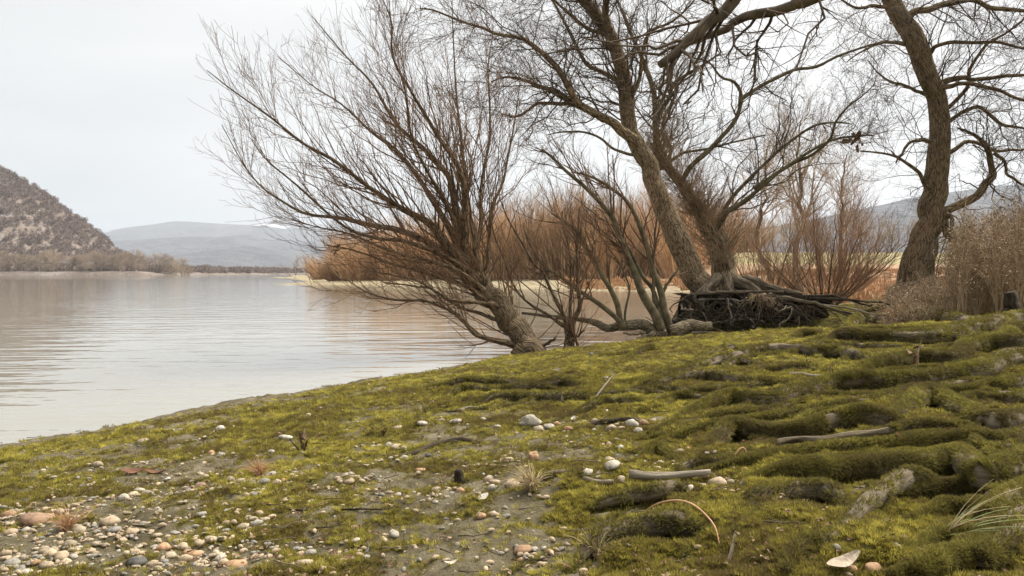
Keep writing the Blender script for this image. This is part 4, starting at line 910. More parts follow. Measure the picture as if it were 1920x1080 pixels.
g2, h2 = sprout(g1, h1, 1900, 0.1, 1, (0.3, 1.0), (20, 65), (0, 0, 0.1), 0.2, 0.07, (0.38, 0.6), 0.0034, 7, 0.4)
g3, h3 = sprout(g2, h2, 8000, 0.15, 1, (0.12, 0.5), (20, 60), (0, 0, 0.2), 0.2, 0.06, (0.5, 0.75), 0.0021, 4, 0.5)
tube_obj('crown', [(g1, h1, 5), (g2, h2, 3), (g3, h3, 3)], M['twig'], td, origin=dp[0])

# H and friends: bushy coppices
def coppice(name, loc, n1, n2, n3, h, spread, rbase, label, mat_stem, mat_twig, seed, cat='shrub', group=None, thin=1.0):
    g = np.random.default_rng(seed); root = empty(name, loc, label, cat, group)
    base = np.array(loc, float)
    a = g.uniform(0, 6.283, n1); tilt = spread * g.uniform(0.1, 1.0, n1); ln = h * g.uniform(0.6, 1.0, n1)
    s = np.linspace(0, 1, 12)
    d = np.stack([np.cos(a) * np.sin(tilt), np.sin(a) * np.sin(tilt), np.cos(tilt)], 1)
    o0 = base + np.stack([np.cos(a), np.sin(a), 0 * a], 1) * rbase * g.uniform(0.2, 1, n1)[:, None] - [0, 0, 0.05]
    C = o0[:, None, :] + ln[:, None, None] * (d[:, None, :] * s[None, :, None] + np.array([0, 0, 0.18]) * (s ** 2)[None, :, None] + np.cumsum(g.normal(size=(n1, 12, 3)) * 0.022, 1) * s[None, :, None])
    R = (g.uniform(0.014, 0.032, n1) * thin * h / 3)[:, None] * (1 - 0.85 * s)[None, :]
    for k in range(n1) if n1 < 30 else ():
        tube_obj('stem', [(C[k], R[k], 7)], mat_stem, root, rough=0.2, rscale=20, origin=C[k, 0])
    bt = [] if n1 < 30 else [(C, R, 4)]
    g2, h2 = sprout(C, R, n2, 0.12, 1, (0.22 * h, 0.55 * h), (12, 45), (0, 0, 1), 0.3, 0.04, (0.3, 0.55), 0.004 * thin, 7, 0.3, rng=g)
    g3, h3 = sprout(g2, h2, n3, 0.1, 1, (0.06 * h, 0.22 * h), (15, 50), (0, 0, 1), 0.3, 0.05, (0.5, 0.8), 0.0028 * thin, 4, 0.5, rng=g)
    tube_obj('crown', bt + [(g2, h2, 3), (g3, h3, 3)], mat_twig, root, origin=base)
    return root, C
hb = G(1545, 548)[0]; hb = np.array([7.0, 17.2, 0]); hb[2] = T(hb[0], hb[1])
coppice('bush', hb, 24, 520, 3400, 2.3, 1.25, 0.2, 'rounded reddish bush with dark stems on the bank in front of the pale field', M['shrub_stem'], M['twig_rust'], 5)
hb2 = np.array([9.0, 21.5, 0.0]); hb2[2] = T(hb2[0], hb2[1])
coppice('bush', hb2, 14, 260, 1500, 1.9, 1.1, 0.3, 'low straggly tan bush between the reddish bush and the ribbed trunk', M['shrub_stem'], M['twig_tan'], 6)
hb3 = np.array([5.9, 18.0, 0.0]); hb3[2] = T(hb3[0], hb3[1])
coppice('bush', hb3, 12, 170, 1000, 2.3, 0.8, 0.3, 'tangled tan shoots standing right behind the stout shaggy pollard', M['shrub_stem'], M['twig_tan'], 7)

# ------------------------------------------------------------------ shrubs across the inlet
protos = []
for k in range(4):
    r_, _ = coppice('willow_shrub', (0, 0, 0), 110, 750, 3000, 4.2, 0.85 if k < 2 else 0.6, 1.0 + 0.4 * (k % 2), 'x', M['shrub_stem'], M['shrub_orange'], 20 + k, thin=2.6)
    protos.append(r_)
first = [True] * 4
def put(proto_list, firsts, k, x, y, s, rz, label, group, sink=0.05):
    o = proto_list[k] if firsts[k] else copy_tree(proto_list[k]); firsts[k] = False
    o.location = (x, y, float(T(np.array([x]), np.array([y]))[0]) - sink); o.rotation_euler.z = rz; o.scale = (s[0], s[0], s[1])
    o['label'] = label; o['group'] = group; return o
row = [(632, 82, .85, .95), (668, 80, 1, 1.15), (705, 84, 1.1, 1.5), (735, 79, 1., 1.35), (765, 88, 1.2, 1.7), (800, 80, 1.1, 1.5), (832, 86, 1.2, 1.8), (868, 77, 1.1, 1.6), (900, 84, 1.2, 1.9), (600, 110, .8, 1.0), (648, 100, 1, 1.5),
       (935, 74, 1.1, 1.75), (965, 80, 1.2, 2.1), (1000, 72, 1.1, 1.8), (1035, 78, 1.2, 2.1), (1065, 70, 1.1, 1.9), (1100, 76, 1.2, 2.1), (1135, 68, 1.1, 1.8), (1165, 74, 1.2, 2.0), (1200, 68, 1.1, 1.8), (1235, 74, 1.2, 2.0), (1270, 66, 1., 1.6), (1300, 72, 1.1, 1.7), (1345, 76, 1.1, 1.6), (1395, 90, 1.1, 1.5)]
for n_, (px, d, sw, sh) in enumerate(row):
    x = (px - 960) / FPX * d
    put(protos, first, n_ % 4, x, d, (sw * 1.0, sh * (0.58 + 0.34 * ((n_ * 61) % 17) / 17)), n_ * 1.7, 'dense orange-red willow shrub on the pale beach across the inlet' if n_ < 11 else 'tall rusty willow shrub on the far bank of the inlet behind the leaning trees', 'willow shrubs low on the spit' if n_ < 11 else 'tall willow shrubs across the inlet')

# bare trees far off: tapered trunk, limbs, twigs
def bare_tree(name, h, seed, mat_t, mat_c, thin=1.0, n1=26, n2=260, n3=1500, tt=None, low=0.22):
    g = np.random.default_rng(seed); root = empty(name, (0, 0, 0), 'x', 'tree')
    s = np.linspace(0, 1, 16); w = np.cumsum(g.normal(size=(16, 3)) * 0.016 * h, 0) * [1, 1, 0]
    p = np.stack([w[:, 0], w[:, 1], h * s - 0.1], 1); r = 0.020 * h * (tt or thin) * (1 - 0.9 * s) ** 0.8 + 0.004 * h * (1 - s) ** 8
    tube_obj('trunk', [(p, r, 8)], mat_t, root)
    a, b_ = sprout(p[None], r[None], n1, low, 0.98, (0.28 * h, 0.5 * h), (28, 65), (0, 0, 1), 0.3, 0.05, (0.35, 0.6), 0.004 * thin, 9, 0.25, rng=g)
    c, d = sprout(a, b_, n2, 0.15, 1, (0.10 * h, 0.24 * h), (20, 55), (0, 0, 1), 0.2, 0.06, (0.4, 0.65), 0.003 * thin, 6, 0.4, rng=g)
    e, f = sprout(c, d, n3, 0.1, 1, (0.03 * h, 0.11 * h), (20, 55), (0, 0, 1), 0.2, 0.06, (0.5, 0.8), 0.0022 * thin, 4, 0.5, rng=g)
    tube_obj('crown', [(a, b_, 4), (c, d, 3), (e, f, 3)], mat_c, root)
    return root
tprot = [bare_tree('bare_tree', 9, 60 + k, M['shrub_stem'], M['far_twig'], 2.2, tt=0.9) for k in range(3)]; tf = [True] * 3
for n_, (px, d, s) in enumerate([(940, 92, .95), (990, 96, 1.05), (1050, 94, 1.0), (1120, 90, 1.1), (1180, 98, 1.0), (1250, 92, 1.05)]):
    put(tprot, tf, n_ % 3, (px - 960) / FPX * d, d, (s, s), n_ * 2.1, 'bare brown tree rising above the rusty willow shrubs across the inlet', 'bare trees behind the shrubs')
for n_, (px, d, s) in enumerate([(1495, 36, .95), (1440, 52, 1.1), (1595, 48, 0.9)]):
    put(tprot, tf, n_ % 3, (px - 960) / FPX * d, d, (s, s), 1 + n_ * 2.1, ['slim pale bare tree standing behind the rounded reddish bush', 'bare tree on the dry meadow behind the stout shaggy pollard', 'bare tree on the dry meadow beside the ribbed trunk'][n_], 'bare trees on the dry meadow')
for n_, px in enumerate(range(1410, 1990, 34)):
    d = 112 + (n_ * 37 % 23); s = 0.75 + 0.35 * ((n_ * 53) % 10) / 10
    put(tprot, tf, n_ % 3, (px - 960) / FPX * d, d, (s, s * .8), n_ * 1.3, 'hazy bare tree in the line beyond the pale field', 'tree line beyond the pale field')
for n_, (px, d, s) in enumerate([(556, 300, .75), (572, 305, .8), (588, 300, .7), (600, 290, .6), (610, 260, .9), (622, 170, 1.0)]):
    put(tprot, tf, n_ % 3, (px - 960) / FPX * d, d, (s * 1.1, s), n_ * 1.9, 'small bare tree on the tip of the far spit', 'bare trees on the spit')
# far shore trees below the hill
fprot = [bare_tree('shore_tree', 10, 80 + k, M['far_twig'], M['far_twig'], 7.0, 34, 420, 1800, 0.9, 0.06) for k in range(3)]; ff = [True] * 3
gr = np.random.default_rng(4)
for n_ in range(44):
    px = -20 + n_ * 8.6 + gr.uniform(-4, 4); d = 402 + gr.uniform(-3, 24); x = (px - 960) / FPX * d
    o = fprot[n_ % 3] if ff[n_ % 3] else copy_tree(fprot[n_ % 3]); ff[n_ % 3] = False
    s = gr.uniform(0.65, 1.0); o.location = (x, d, float(hill_left(np.array([x]), np.array([d]))[0]) - 0.3); o.scale = (s * 1.5, s * 1.5, s); o.rotation_euler.z = gr.uniform(0, 6)
    o['label'] = 'bare tan tree on the far shore at the foot of the wooded hill'; o['group'] = 'trees along the far shore'
# woods on the hill
def clump(seed, n=150):
    g = np.random.default_rng(seed); d = nrm(g.normal(size=(n, 3))) * (g.random((n, 1)) ** 0.4) * [2.3, 2.3, 2.6] + [0, 0, 3.0]
    s = g.normal(size=(n, 2, 3)) * 0.42
    v = np.stack([d, d + s[:, 0], d + s[:, 1]], 1).reshape(-1, 3)
    return mesh_np('clump', v, None, np.arange(3 * n).reshape(-1, 3), smooth=False)
nh = 42000
hx = gr.uniform(-900, -165, nh); hy = gr.uniform(404, 800, nh); hz = hill_left(hx, hy)
dn = fbm(hx / 40, hy / 40, oct=3, seed=44)
kp = (hz > 0.8) & (dn > -0.75 + 0.5 * gr.random(nh)) & ((hz > 6) | (gr.random(nh) < .5)); hx, hy, hz = hx[kp], hy[kp], hz[kp]; q = len(hx)
ss = gr.uniform(0.35, 0.95, q)
scatter('hill_wood', np.stack([hx, hy, hz - 0.6], 1), np.stack([0 * hx, 0 * hx, gr.uniform(0, 6.28, q)], 1), np.stack([ss, ss, ss * gr.uniform(.7, 1.2, q)], 1), clump(1), M['hill_twig'], 'leafless grey-brown wood covering the hill across the river', 'wood')
fx = gr.uniform(-1050, -250, 1500); fyy = 1700 + gr.uniform(0, 60, 1500); ss = gr.uniform(1.5, 3.2, 1500)
scatter('shore_wood', np.stack([fx, fyy, 0 * fx], 1), np.stack([0 * fx, 0 * fx, gr.uniform(0, 6.28, 1500)], 1), np.stack([ss, ss, ss * .9], 1), clump(2), M['far_twig'], 'pale distant wood along the river bend', 'wood')
# low pale wall of the riverside road under the hill
wv, wq = [], []
ws = [(-262, 420), (-248, 420), (-234, 421), (-220, 422), (-205, 424)]
me_ = []
wall = empty('road_wall', (-235, 421, 6.0), 'long low whitish road wall at the foot of the wooded hill', 'wall')
for k in range(4):
    (xa, ya), (xb, yb) = ws[k], ws[k + 1]; za, zb = 8.4 - 0.55 * k, 8.4 - 0.55 * (k + 1)
    v = [(xa, ya, za - 7), (xb - .15, yb, zb - 7), (xb - .15, yb, zb), (xa, ya, za), (xa, ya + .6, za - 7), (xb - .15, yb + .6, zb - 7), (xb - .15, yb + .6, zb), (xa, ya + .6, za)]
    v = [(a, b_, c - 0 if c > 3 else c) for a, b_, c in v]
    for j_ in (0, 1, 4, 5): v[j_] = (v[j_][0], v[j_][1], [za, zb, 0, 0, za, zb][j_] - 1.3)
    o = obj('wall_panel', mesh_np('wall_panel', v, [(0, 1, 2, 3), (5, 4, 7, 6), (3, 2, 6, 7), (1, 0, 4, 5), (0, 3, 7, 4), (1, 5, 6, 2)], smooth=False), M.setdefault('concrete', simple('concrete', (0.5, 0.48, 0.45), (0.68, 0.66, 0.62), 0.4, 0.9)), wall)

# ------------------------------------------------------------------ person far out on the spit
def person():
    d = 285.0; x = (604 - 960) / FPX * d; z = float(T(np.array([x]), np.array([d]))[0])
    root = empty('person', (x, d, z), 'tiny distant person in dark clothing walking on the far spit', 'person')
    me = bpy.data.meshes.new('body')
    pts = [(0, 0, .95), (0, 0, 1.2), (0, 0, 1.42), (0, 0, 1.52), (0, 0, 1.62), (0, .01, 1.72), (.1, 0, .9), (.13, .10, .5), (.13, .0, .08), (.13, .14, .04), (-.1, 0, .9), (-.13, -.12, .5), (-.13, -.3, .08), (-.13, -.16, .04),
           (.2, 0, 1.40), (.27, -.05, 1.12), (.27, .08, .88), (-.2, 0, 1.40), (-.27, .05, 1.12), (-.27, .16, .90)]
    ed = [(0, 1), (1, 2), (2, 3), (3, 4), (4, 5), (0, 6), (6, 7), (7, 8), (8, 9), (0, 10), (10, 11), (11, 12), (12, 13), (2, 14), (14, 15), (15, 16), (2, 17), (17, 18), (18, 19)]
    rd = [.16, .16, .17, .06, .10, .09, .10, .075, .055, .05, .10, .075, .055, .05, .075, .06, .045, .075, .06, .045]
    me.from_pydata(pts, ed, []); me.update()
    o = obj('body', me, simple('dark_clothes', (0.02, 0.02, 0.025), (0.045, 0.04, 0.045), 5, 0.9), None); o.parent = root
    md = o.modifiers.new('skin', 'SKIN'); sv = me.skin_vertices[0].data if me.skin_vertices else None
    if sv is None:
        bm_ = __import__('bmesh').new(); bm_.from_mesh(me); bm_.verts.layers.skin.verify(); bm_.to_mesh(me); bm_.free(); sv = me.skin_vertices[0].data
    for k, r in enumerate(rd): sv[k].radius = (r, r); sv[k].use_root = (k == 0)
    o.modifiers.new('sub', 'SUBSURF').levels = 1
person()

# ------------------------------------------------------------------ pebbles and stones
from mathutils import noise as mnoise
import bmesh
def stone_mesh(seed, sub=2, rough=0.10, flat=0.6, chip=False):
    bm = bmesh.new(); bmesh.ops.create_icosphere(bm, subdivisions=sub, radius=0.5)
    off = Vector((seed * 3.7, seed * 1.3, seed * 9.1)); g = random.Random(seed); el = g.uniform(0.62, 0.9)
    for v in bm.verts:
        n = mnoise.noise(v.co * 2.2 + off) * rough * 2 + mnoise.noise(v.co * 5 + off) * rough * 0.5
        if chip:
            c = mnoise.cell(v.co * 2.6 + off); n += (c - 0.5) * 0.16
        v.co *= 1 + n; v.co.y *= el; v.co.z *= flat
    me = bpy.data.meshes.new('pebble'); bm.to_mesh(me); bm.free()
    me.polygons.foreach_set('use_smooth', [not chip] * len(me.polygons)); return me
PAL = {'c': ((0.20, 0.155, 0.098), (0.44, 0.36, 0.25), 'cream'), 'g': ((0.17, 0.155, 0.128), (0.31, 0.285, 0.24), 'grey'), 't': ((0.30, 0.225, 0.14), (0.45, 0.35, 0.235), 'tan'),
       'o': ((0.24, 0.145, 0.08), (0.43, 0.27, 0.155), 'orange'), 'w': ((0.25, 0.22, 0.17), (0.46, 0.415, 0.335), 'whitish'), 'd': ((0.055, 0.052, 0.046), (0.13, 0.122, 0.108), 'dark grey'), 'b': ((0.20, 0.125, 0.08), (0.33, 0.215, 0.14), 'brown')}
for k, (a, b_, nm_) in PAL.items(): M['peb_' + k] = simple('pebble_' + nm_.replace(' ', '_'), a, b_, 3.0, 0.8, 0.35, 30, rnd=0.2, spec=0.2, detail=9, bdist=0.015, lo=0.36, hi=0.56)
SHAPES = [stone_mesh(k + 1, 2, 0.17, 0.46 + 0.07 * (k % 4)) for k in range(8)]
SHM = {}
def shape(k, c):
    if (k, c) not in SHM:
        m_ = SHAPES[k].copy(); m_.materials.append(M['peb_' + c]); SHM[(k, c)] = m_
    return SHM[(k, c)]
C8 = """50,750,90o 210,775,170b 335,725,55c 440,830,100c 535,805,60g 620,785,110t 695,783,100g 640,827,80g 745,838,70t 1190,398,65o 1245,412,80w 545,462,65c 825,447,35g 1130,738,60g 890,713,50w 60,845,80t 145,830,60w 390,910,80c
685,890,65t 510,942,65t 710,960,55c 30,962,70t 200,1010,60o 70,1015,90g 150,980,190b 285,965,80t 345,980,95t 370,1012,70c 255,1028,80c 115,1050,80g 150,1064,70w 70,1050,50o 200,932,45c 245,945,75c 313,935,50c 770,1010,110d 860,1015,65t 920,930,95o
1015,900,80c 1030,925,75c 1120,900,70t 1190,880,70c 1180,908,85o 1085,965,110o 1040,995,80t 960,975,80c 985,1005,60t 1190,970,60c 1240,985,80w 1145,1015,55c 1205,1020,60c 1260,1020,80t 1325,1030,120o 1345,1000,80t 1395,1020,70c 1455,975,60t
1275,795,60t 1270,832,60g 1370,808,75c 1430,770,55c 1490,770,60c 1535,765,60t 1460,738,60t 1445,800,80g 985,850,70g 880,855,50c 1385,630,55t 1435,627,50g 1475,597,30w 1065,605,50g 1130,595,85b 1130,620,45o 1190,607,45w 1515,520,80g 1485,555,65g
1300,540,60c 1355,550,70c 1410,550,40w 1560,565,70c 1600,550,50o 1130,510,50c 1150,530,50c 940,537,40w 1000,515,50c 785,605,60w 745,630,70c 830,625,70g 695,648,70w 960,630,50g 870,620,50g 470,580,50w 500,575,40c 530,570,45c 440,590,40w
1610,310,80w 1735,182,40w 1530,385,45w 1240,258,60w 800,330,70c 1690,960,45t 1745,955,70g 1710,1020,100c 1865,990,75d 1555,1005,40t 270,660,35w 275,525,40w 300,528,40w 240,490,35c 930,660,30c 1515,680,25o 1610,640,20c 1755,660,30g 90,710,30w
770,545,20w 1150,300,30w 1800,142,30c 1890,600,30w 970,262,25w 60,790,35t 20,760,40c 410,970,45w 430,935,40c 20,1050,60t 300,1050,50c 925,1000,50g 900,1050,60c 870,1070,50t 1120,925,55g 1000,945,60t 1215,955,45w 1700,520,50c 1680,530,40o 1640,520,40c 1625,560,40w"""
C1 = """935,225,60w 795,250,50c 1045,215,50w 1130,215,60w 655,355,40w 690,355,50c 745,350,50w 780,360,60c 830,365,40c 850,375,30o 835,420,50w 970,405,50d 1425,428,55c 925,488,55o 1010,600,65c 1080,590,40c 1150,607,60o 1305,550,65t
1345,558,65t 1445,572,110t 1330,590,60w 975,657,40c 780,848,70w 720,855,40c 1265,750,70o 1335,745,70c 1405,748,60g 1500,945,110o 1565,930,50w 1620,930,50w 1545,985,70c 1650,950,50o 1585,968,30o 1490,995,50o 425,990,80d 485,995,45c 615,985,60w
540,530,60c 525,555,60t 455,540,50c 500,520,50c 530,510,50w 590,555,50c 745,615,50c 800,630,50w 705,625,40g 1590,262,70c 1650,245,70w 1690,230,50o 1755,257,55o 1310,455,30w 1330,460,28c 1290,458,25w 1475,440,28c 1520,458,25w 1650,425,30c
355,142,30c 295,180,35w 515,437,30w 655,452,30w 690,435,25w 620,533,35w 690,543,35g 350,462,25c 730,680,30o 600,650,20c 1010,668,40w 1150,662,25w 1240,985,45w 270,1020,90c 120,1005,45t 440,1035,40c 350,1020,25w 1280,200,35w 1355,243,45w 800,240,30o"""
C5 = """1040,742,70c 1090,738,60c 1150,715,80w 1220,705,60o 1270,695,50c 1310,688,60o 1190,747,60w 940,745,35w 985,825,40o 1025,822,45c 1090,842,45w 1030,915,65c 1045,945,90w 905,985,80w 960,985,40c 1095,1030,85c 1330,1000,45c 1420,980,60w
1460,968,40w 1510,970,50g 1695,965,60o 1790,967,40o 1640,1050,110t 1690,1040,80c 1560,1060,60c 1480,1070,60w 1470,848,45o 1425,862,50c 1325,870,70c 1295,862,40o 1250,882,60t 1180,888,40w 1100,735,30w 1360,690,30o 945,640,30t 1000,638,45w
1380,990,30c 1540,965,30c 1360,985,30w 320,680,35w 85,692,50w 150,695,50w 185,690,40o 400,722,45c 945,692,50c 1010,448,30w 785,778,25w"""
C3 = """1030,483,70w 1145,407,60w 565,355,45t 1050,450,70g 1080,480,40w 600,377,25w 860,465,30o 830,478,35c 900,470,28t 1000,440,35o 960,450,30c 1110,415,30w 1350,420,55o 1380,412,35w 1240,455,40w 1850,320,50t 1420,90,50w 950,1045,70o 1150,1060,50t 1190,1075,40c"""
placed = []; PEB = []
def parse(src, x0, y0):
    for q in src.split():
        a, b_, c = q.split(','); yield x0 + float(a) / 3, y0 + float(b_) / 3, float(c[:-1]) / 3, c[-1]
todo = list(parse(C8, 0, 720)) + list(parse(C1, 480, 720)) + list(parse(C5, 800, 560)) + list(parse(C3, 1280, 720))
gp = G([q[0] for q in todo], [q[1] for q in todo])
gk = np.random.default_rng(6)
GRP = {'c': 'cream pebbles', 'g': 'grey pebbles', 't': 'tan pebbles', 'o': 'orange pebbles', 'w': 'whitish pebbles', 'd': 'dark pebbles', 'b': 'brown pebbles'}
LBL = {'c': 'smooth cream pebble lying on the mossy mud', 'g': 'smooth grey river pebble lying on the mossy mud', 't': 'smooth tan pebble lying on the mossy mud', 'o': 'smooth orange pebble lying on the mossy mud',
       'w': 'smooth whitish pebble lying on the mossy mud', 'd': 'dark grey pebble lying on the mossy mud', 'b': 'large flat brown stone among the pebbles'}
def pebble(x, y, size, c, k=None):
    for (qx, qy, qs) in placed:
        if (qx - x) ** 2 + (qy - y) ** 2 < (0.38 * (qs + size)) ** 2: return None
    placed.append((x, y, size))
    o = obj('pebble', shape(int(gk.integers(8)) if k is None else k, c))
    z = float(T(np.array([x]), np.array([y]))[0])
    o.location = (x, y, z + size * 0.10); o.scale = (size, size * gk.uniform(.85, 1.1), size * gk.uniform(.85, 1.15)); o.rotation_euler = (gk.normal(0, .15), gk.normal(0, .15), gk.normal(0, 0.6))
    PEB.append((o, c, x, y, size)); return tag(o, LBL[c], 'pebble', GRP[c])
cnt = 0
for (px, py, w, c), p in zip(todo, gp):
    if pebble(p[0], p[1], w * p[1] / FPX, c): cnt += 1
# small gravel between them: too fine to count
seeds = [(q[0], q[1]) for q in placed]
gx, gy = [], []
for k in range(3600):
    s_ = seeds[int(len(seeds) * gk.random() ** 1.8)]; e = 0.03 + 0.035 * abs(gk.normal()); gx.append(s_[0] + gk.normal() * e * 1.5); gy.append(s_[1] + gk.normal() * e)
for k in range(500):
    r_ = math.exp(gk.uniform(math.log(1.3), math.log(9))); a = gk.uniform(-.7, .25); gx.append(r_ * math.sin(a)); gy.append(r_ * math.cos(a))
gx, gy = np.array(gx), np.array(gy); kp = (polysd(gx, gy, SHORE) > 0.15); gx, gy = gx[kp], gy[kp]
for c, fr in (('c', .28), ('w', .03), ('g', .25), ('t', .44)):
    sel = gk.random(len(gx)) < fr; q = sel.sum(); ss = (0.004 + 0.013 * gk.random(q) ** 2) * np.maximum(1, gy[sel] / 3.0) ** .5
    pm = SHAPES[{'c': 0, 'w': 1, 'g': 2, 't': 3}[c]].copy(); pm.materials.append(M['peb_' + c])
    scatter('gravel', np.stack([gx[sel], gy[sel], T(gx[sel], gy[sel]) + ss * .2], 1), np.stack([0 * ss, 0 * ss, gk.uniform(0, 6.28, q)], 1), np.stack([ss * 1.3, ss, ss], 1), pm, None, 'fine %s gravel scattered between the pebbles' % PAL[c][2], 'gravel')
# distinct stones
def rock(px, py, wpx, mat, label, seed, flat=0.5, chip=True):
    p = G(px, py)[0]; s_ = wpx * p[1] / FPX; me = stone_mesh(seed, 3, 0.16, flat, chip); me.materials.append(mat)
    o = obj('stone', me); o.location = (p[0], p[1], p[2] + s_ * 0.14); o.scale = (s_, s_, s_); o.rotation_euler = (0.1, 0.1, seed); placed.append((p[0], p[1], s_)); return tag(o, label, 'stone')
rock(995, 797, 44, M['peb_w'], 'angular whitish stone at the end of a row of pebbles by the mossy roots', 31, 0.6)
rock(999, 861, 28, M['peb_o'], 'chunky orange-tan stone on bare mud among tiny pebbles', 32, 0.9)
rock(1462, 886, 28, M['peb_w'], 'rounded white stone with a dark underside beside the moss cushion', 33, 0.75, False)
rock(1832, 635, 15, M['peb_g'], 'pale triangular stone standing on the mossy slope below the dry weeds', 34, 1.4)
rock(1638, 1074, 38, M['peb_o'], 'big smooth orange stone beside the large pale leaf', 35, 0.7, False)
rock(1109, 667, 13, M['peb_d'], 'small black stone on the mud near the sapling', 36, 0.6, False)

# ------------------------------------------------------------------ sticks, driftwood, stumps, leaves
def stick(pix, wpx, mat, label, cat='stick', lift=0.4, n=14, name='stick', ends=(1, .6), rough=0.25, raise_=None):
    a = np.array(pix, float); g = G(a[:, 0], a[:, 1]); r = wpx * .5 * g[:, 1].mean() / FPX
    g[:, 2] += r * lift * 2
    if raise_ is not None: g[:, 2] += np.array(raise_)
    p = spline(g, n); rs = np.linspace(r * ends[0], r * ends[1], n)
    o = tube_obj(name, [(p, rs, 10)], mat, rough=rough, rscale=30, origin=p[0]); return tag(o, label, cat)
stick([(1180, 905), (1230, 909), (1280, 906), (1333, 901)], 18, M['root_pale'], 'short thick grey driftwood log lying among pebbles', 'log', name='log', rough=0.3, lift=0.9)
stick([(1028, 894), (1060, 890), (1085, 897), (1115, 907), (1150, 908)], 12, M['root_pale'], 'twisted grey driftwood branch behind the straw tuft', 'driftwood', name='driftwood')
stick([(640, 957), (680, 959), (720, 960), (748, 957)], 4, M['root_dark'], 'long thin dark stick lying on the mud', raise_=[0, .004, .004, .006])
stick([(1108, 758), (1130, 748), (1150, 738), (1160, 735)], 4, M['root_pale'], 'thin whitish twig leaning on a mossy root', raise_=[0, .05, .09, .10])
stick([(862, 772), (880, 766), (905, 768)], 6, M['root_pale'], 'small pale piece of driftwood below the dark mossy roots', 'driftwood', name='driftwood')
stick([(247, 985), (265, 986), (285, 987)], 4, M['root_pale'], 'short pale stick beside a grey pebble')
stick([(535, 957), (560, 958), (580, 958)], 4, M['root_dark'], 'short black stick on bare mud')
stick([(1480, 706), (1500, 705), (1530, 709), (1555, 708)], 9, M['root_pale'], 'short grey root end lying below the long bark-covered root', 'driftwood', name='driftwood')
stick([(1200, 965), (1240, 960), (1290, 975), (1335, 1000), (1350, 1025)], 4.5, M['straw_red'], 'long bent reddish stem arching over the moss', 'stem', n=20, name='stem', raise_=[0, .02, .035, .02, 0], rough=.1)
stick([(1372, 873), (1380, 866), (1395, 863), (1404, 870)], 4, M['straw_red'], 'curled red-brown stem beside orange pebbles', 'stem', n=14, name='stem', raise_=[0, .02, .03, 0], rough=.1)
def stub(px, py, hpx, wpx, mat, label, lean=0.1, cat='stump', name='stump', seed=0):
    p = G(px, py)[0]; s_ = p[1] / FPX; g = np.random.default_rng(seed); n = 10
    h = hpx * s_; r = wpx * .5 * s_; t_ = np.linspace(0, 1, n)
    c = np.stack([p[0] + lean * h * t_ + g.normal(size=n) * r * .15, p[1] + 0 * t_, p[2] - .02 + h * t_], 1)
    o = tube_obj(name, [(c, r * (1.25 - .5 * t_), 12)], mat, rough=0.6, rscale=26, origin=c[0]); return tag(o, label, cat)
stub(862, 905, 38, 22, M['root_dark'], 'small rotten dark stump standing on bare mud', -.1, seed=1)
stub(1897, 606, 62, 26, M['root_dark'], 'dark mossy stump at the edge of the dry weeds', -.05, seed=2)
def weedlet(px, py, hpx, label, mat, seed, n=5):
    p = G(px, py)[0]; s_ = p[1] / FPX; g = np.random.default_rng(seed); h = hpx * s_; bt = []
    for k in range(n):
        q = 8; t_ = np.linspace(0, 1, q); d = g.normal(size=2) * .18
        c = np.stack([p[0] + d[0] * h * t_ + g.normal(size=q) * h * .02, p[1] + d[1] * h * t_, p[2] - .01 + h * g.uniform(.5, 1) * t_], 1)
        bt.append((c, np.linspace(h * .035, h * .008, q) * g.uniform(.5, 1.3), 5))
    root = empty('withered_plant', p, label, 'plant'); tube_obj('stalks', bt, mat, root)
    v = []; 
    for k in range(14):
        a = p + np.array([g.normal() * .06 * h, g.normal() * .05 * h, h * g.uniform(.1, .7)]); e = g.normal(size=(2, 3)) * h * .10; v += [a, a + e[0], a + e[1] - [0, 0, .08 * h]]
    obj('leaves', mesh_np('leaves', v, None, np.arange(42).reshape(-1, 3), smooth=False), M['dead_leaf'], root)
weedlet(567, 848, 56, 'withered dark stalk standing alone on the yellow-green moss', M['root_dark'], 3)
weedlet(718, 815, 26, 'low withered brown plant beside a fallen leaf on the moss', M['root_dark'], 4)
weedlet(1028, 838, 28, 'thin withered weed beside the white angular stone', M['weed'], 5)
weedlet(1203, 858, 40, 'withered grey stalks among pebbles beside the mossy root', M['weed'], 6)
weedlet(1720, 690, 70, 'withered stalk standing on the highest grey-topped root', M['weed'], 7, 3)
weedlet(1558, 702, 30, 'brown withered leaves on a stalk between two long roots', M['weed'], 8, 3)
weedlet(1515, 690, 30, 'pale withered stalk beside the bark-covered root', M['root_pale'], 9, 3)
weedlet(1450, 745, 30, 'dark withered sprigs on the bright moss between roots', M['root_dark'], 12, 5)
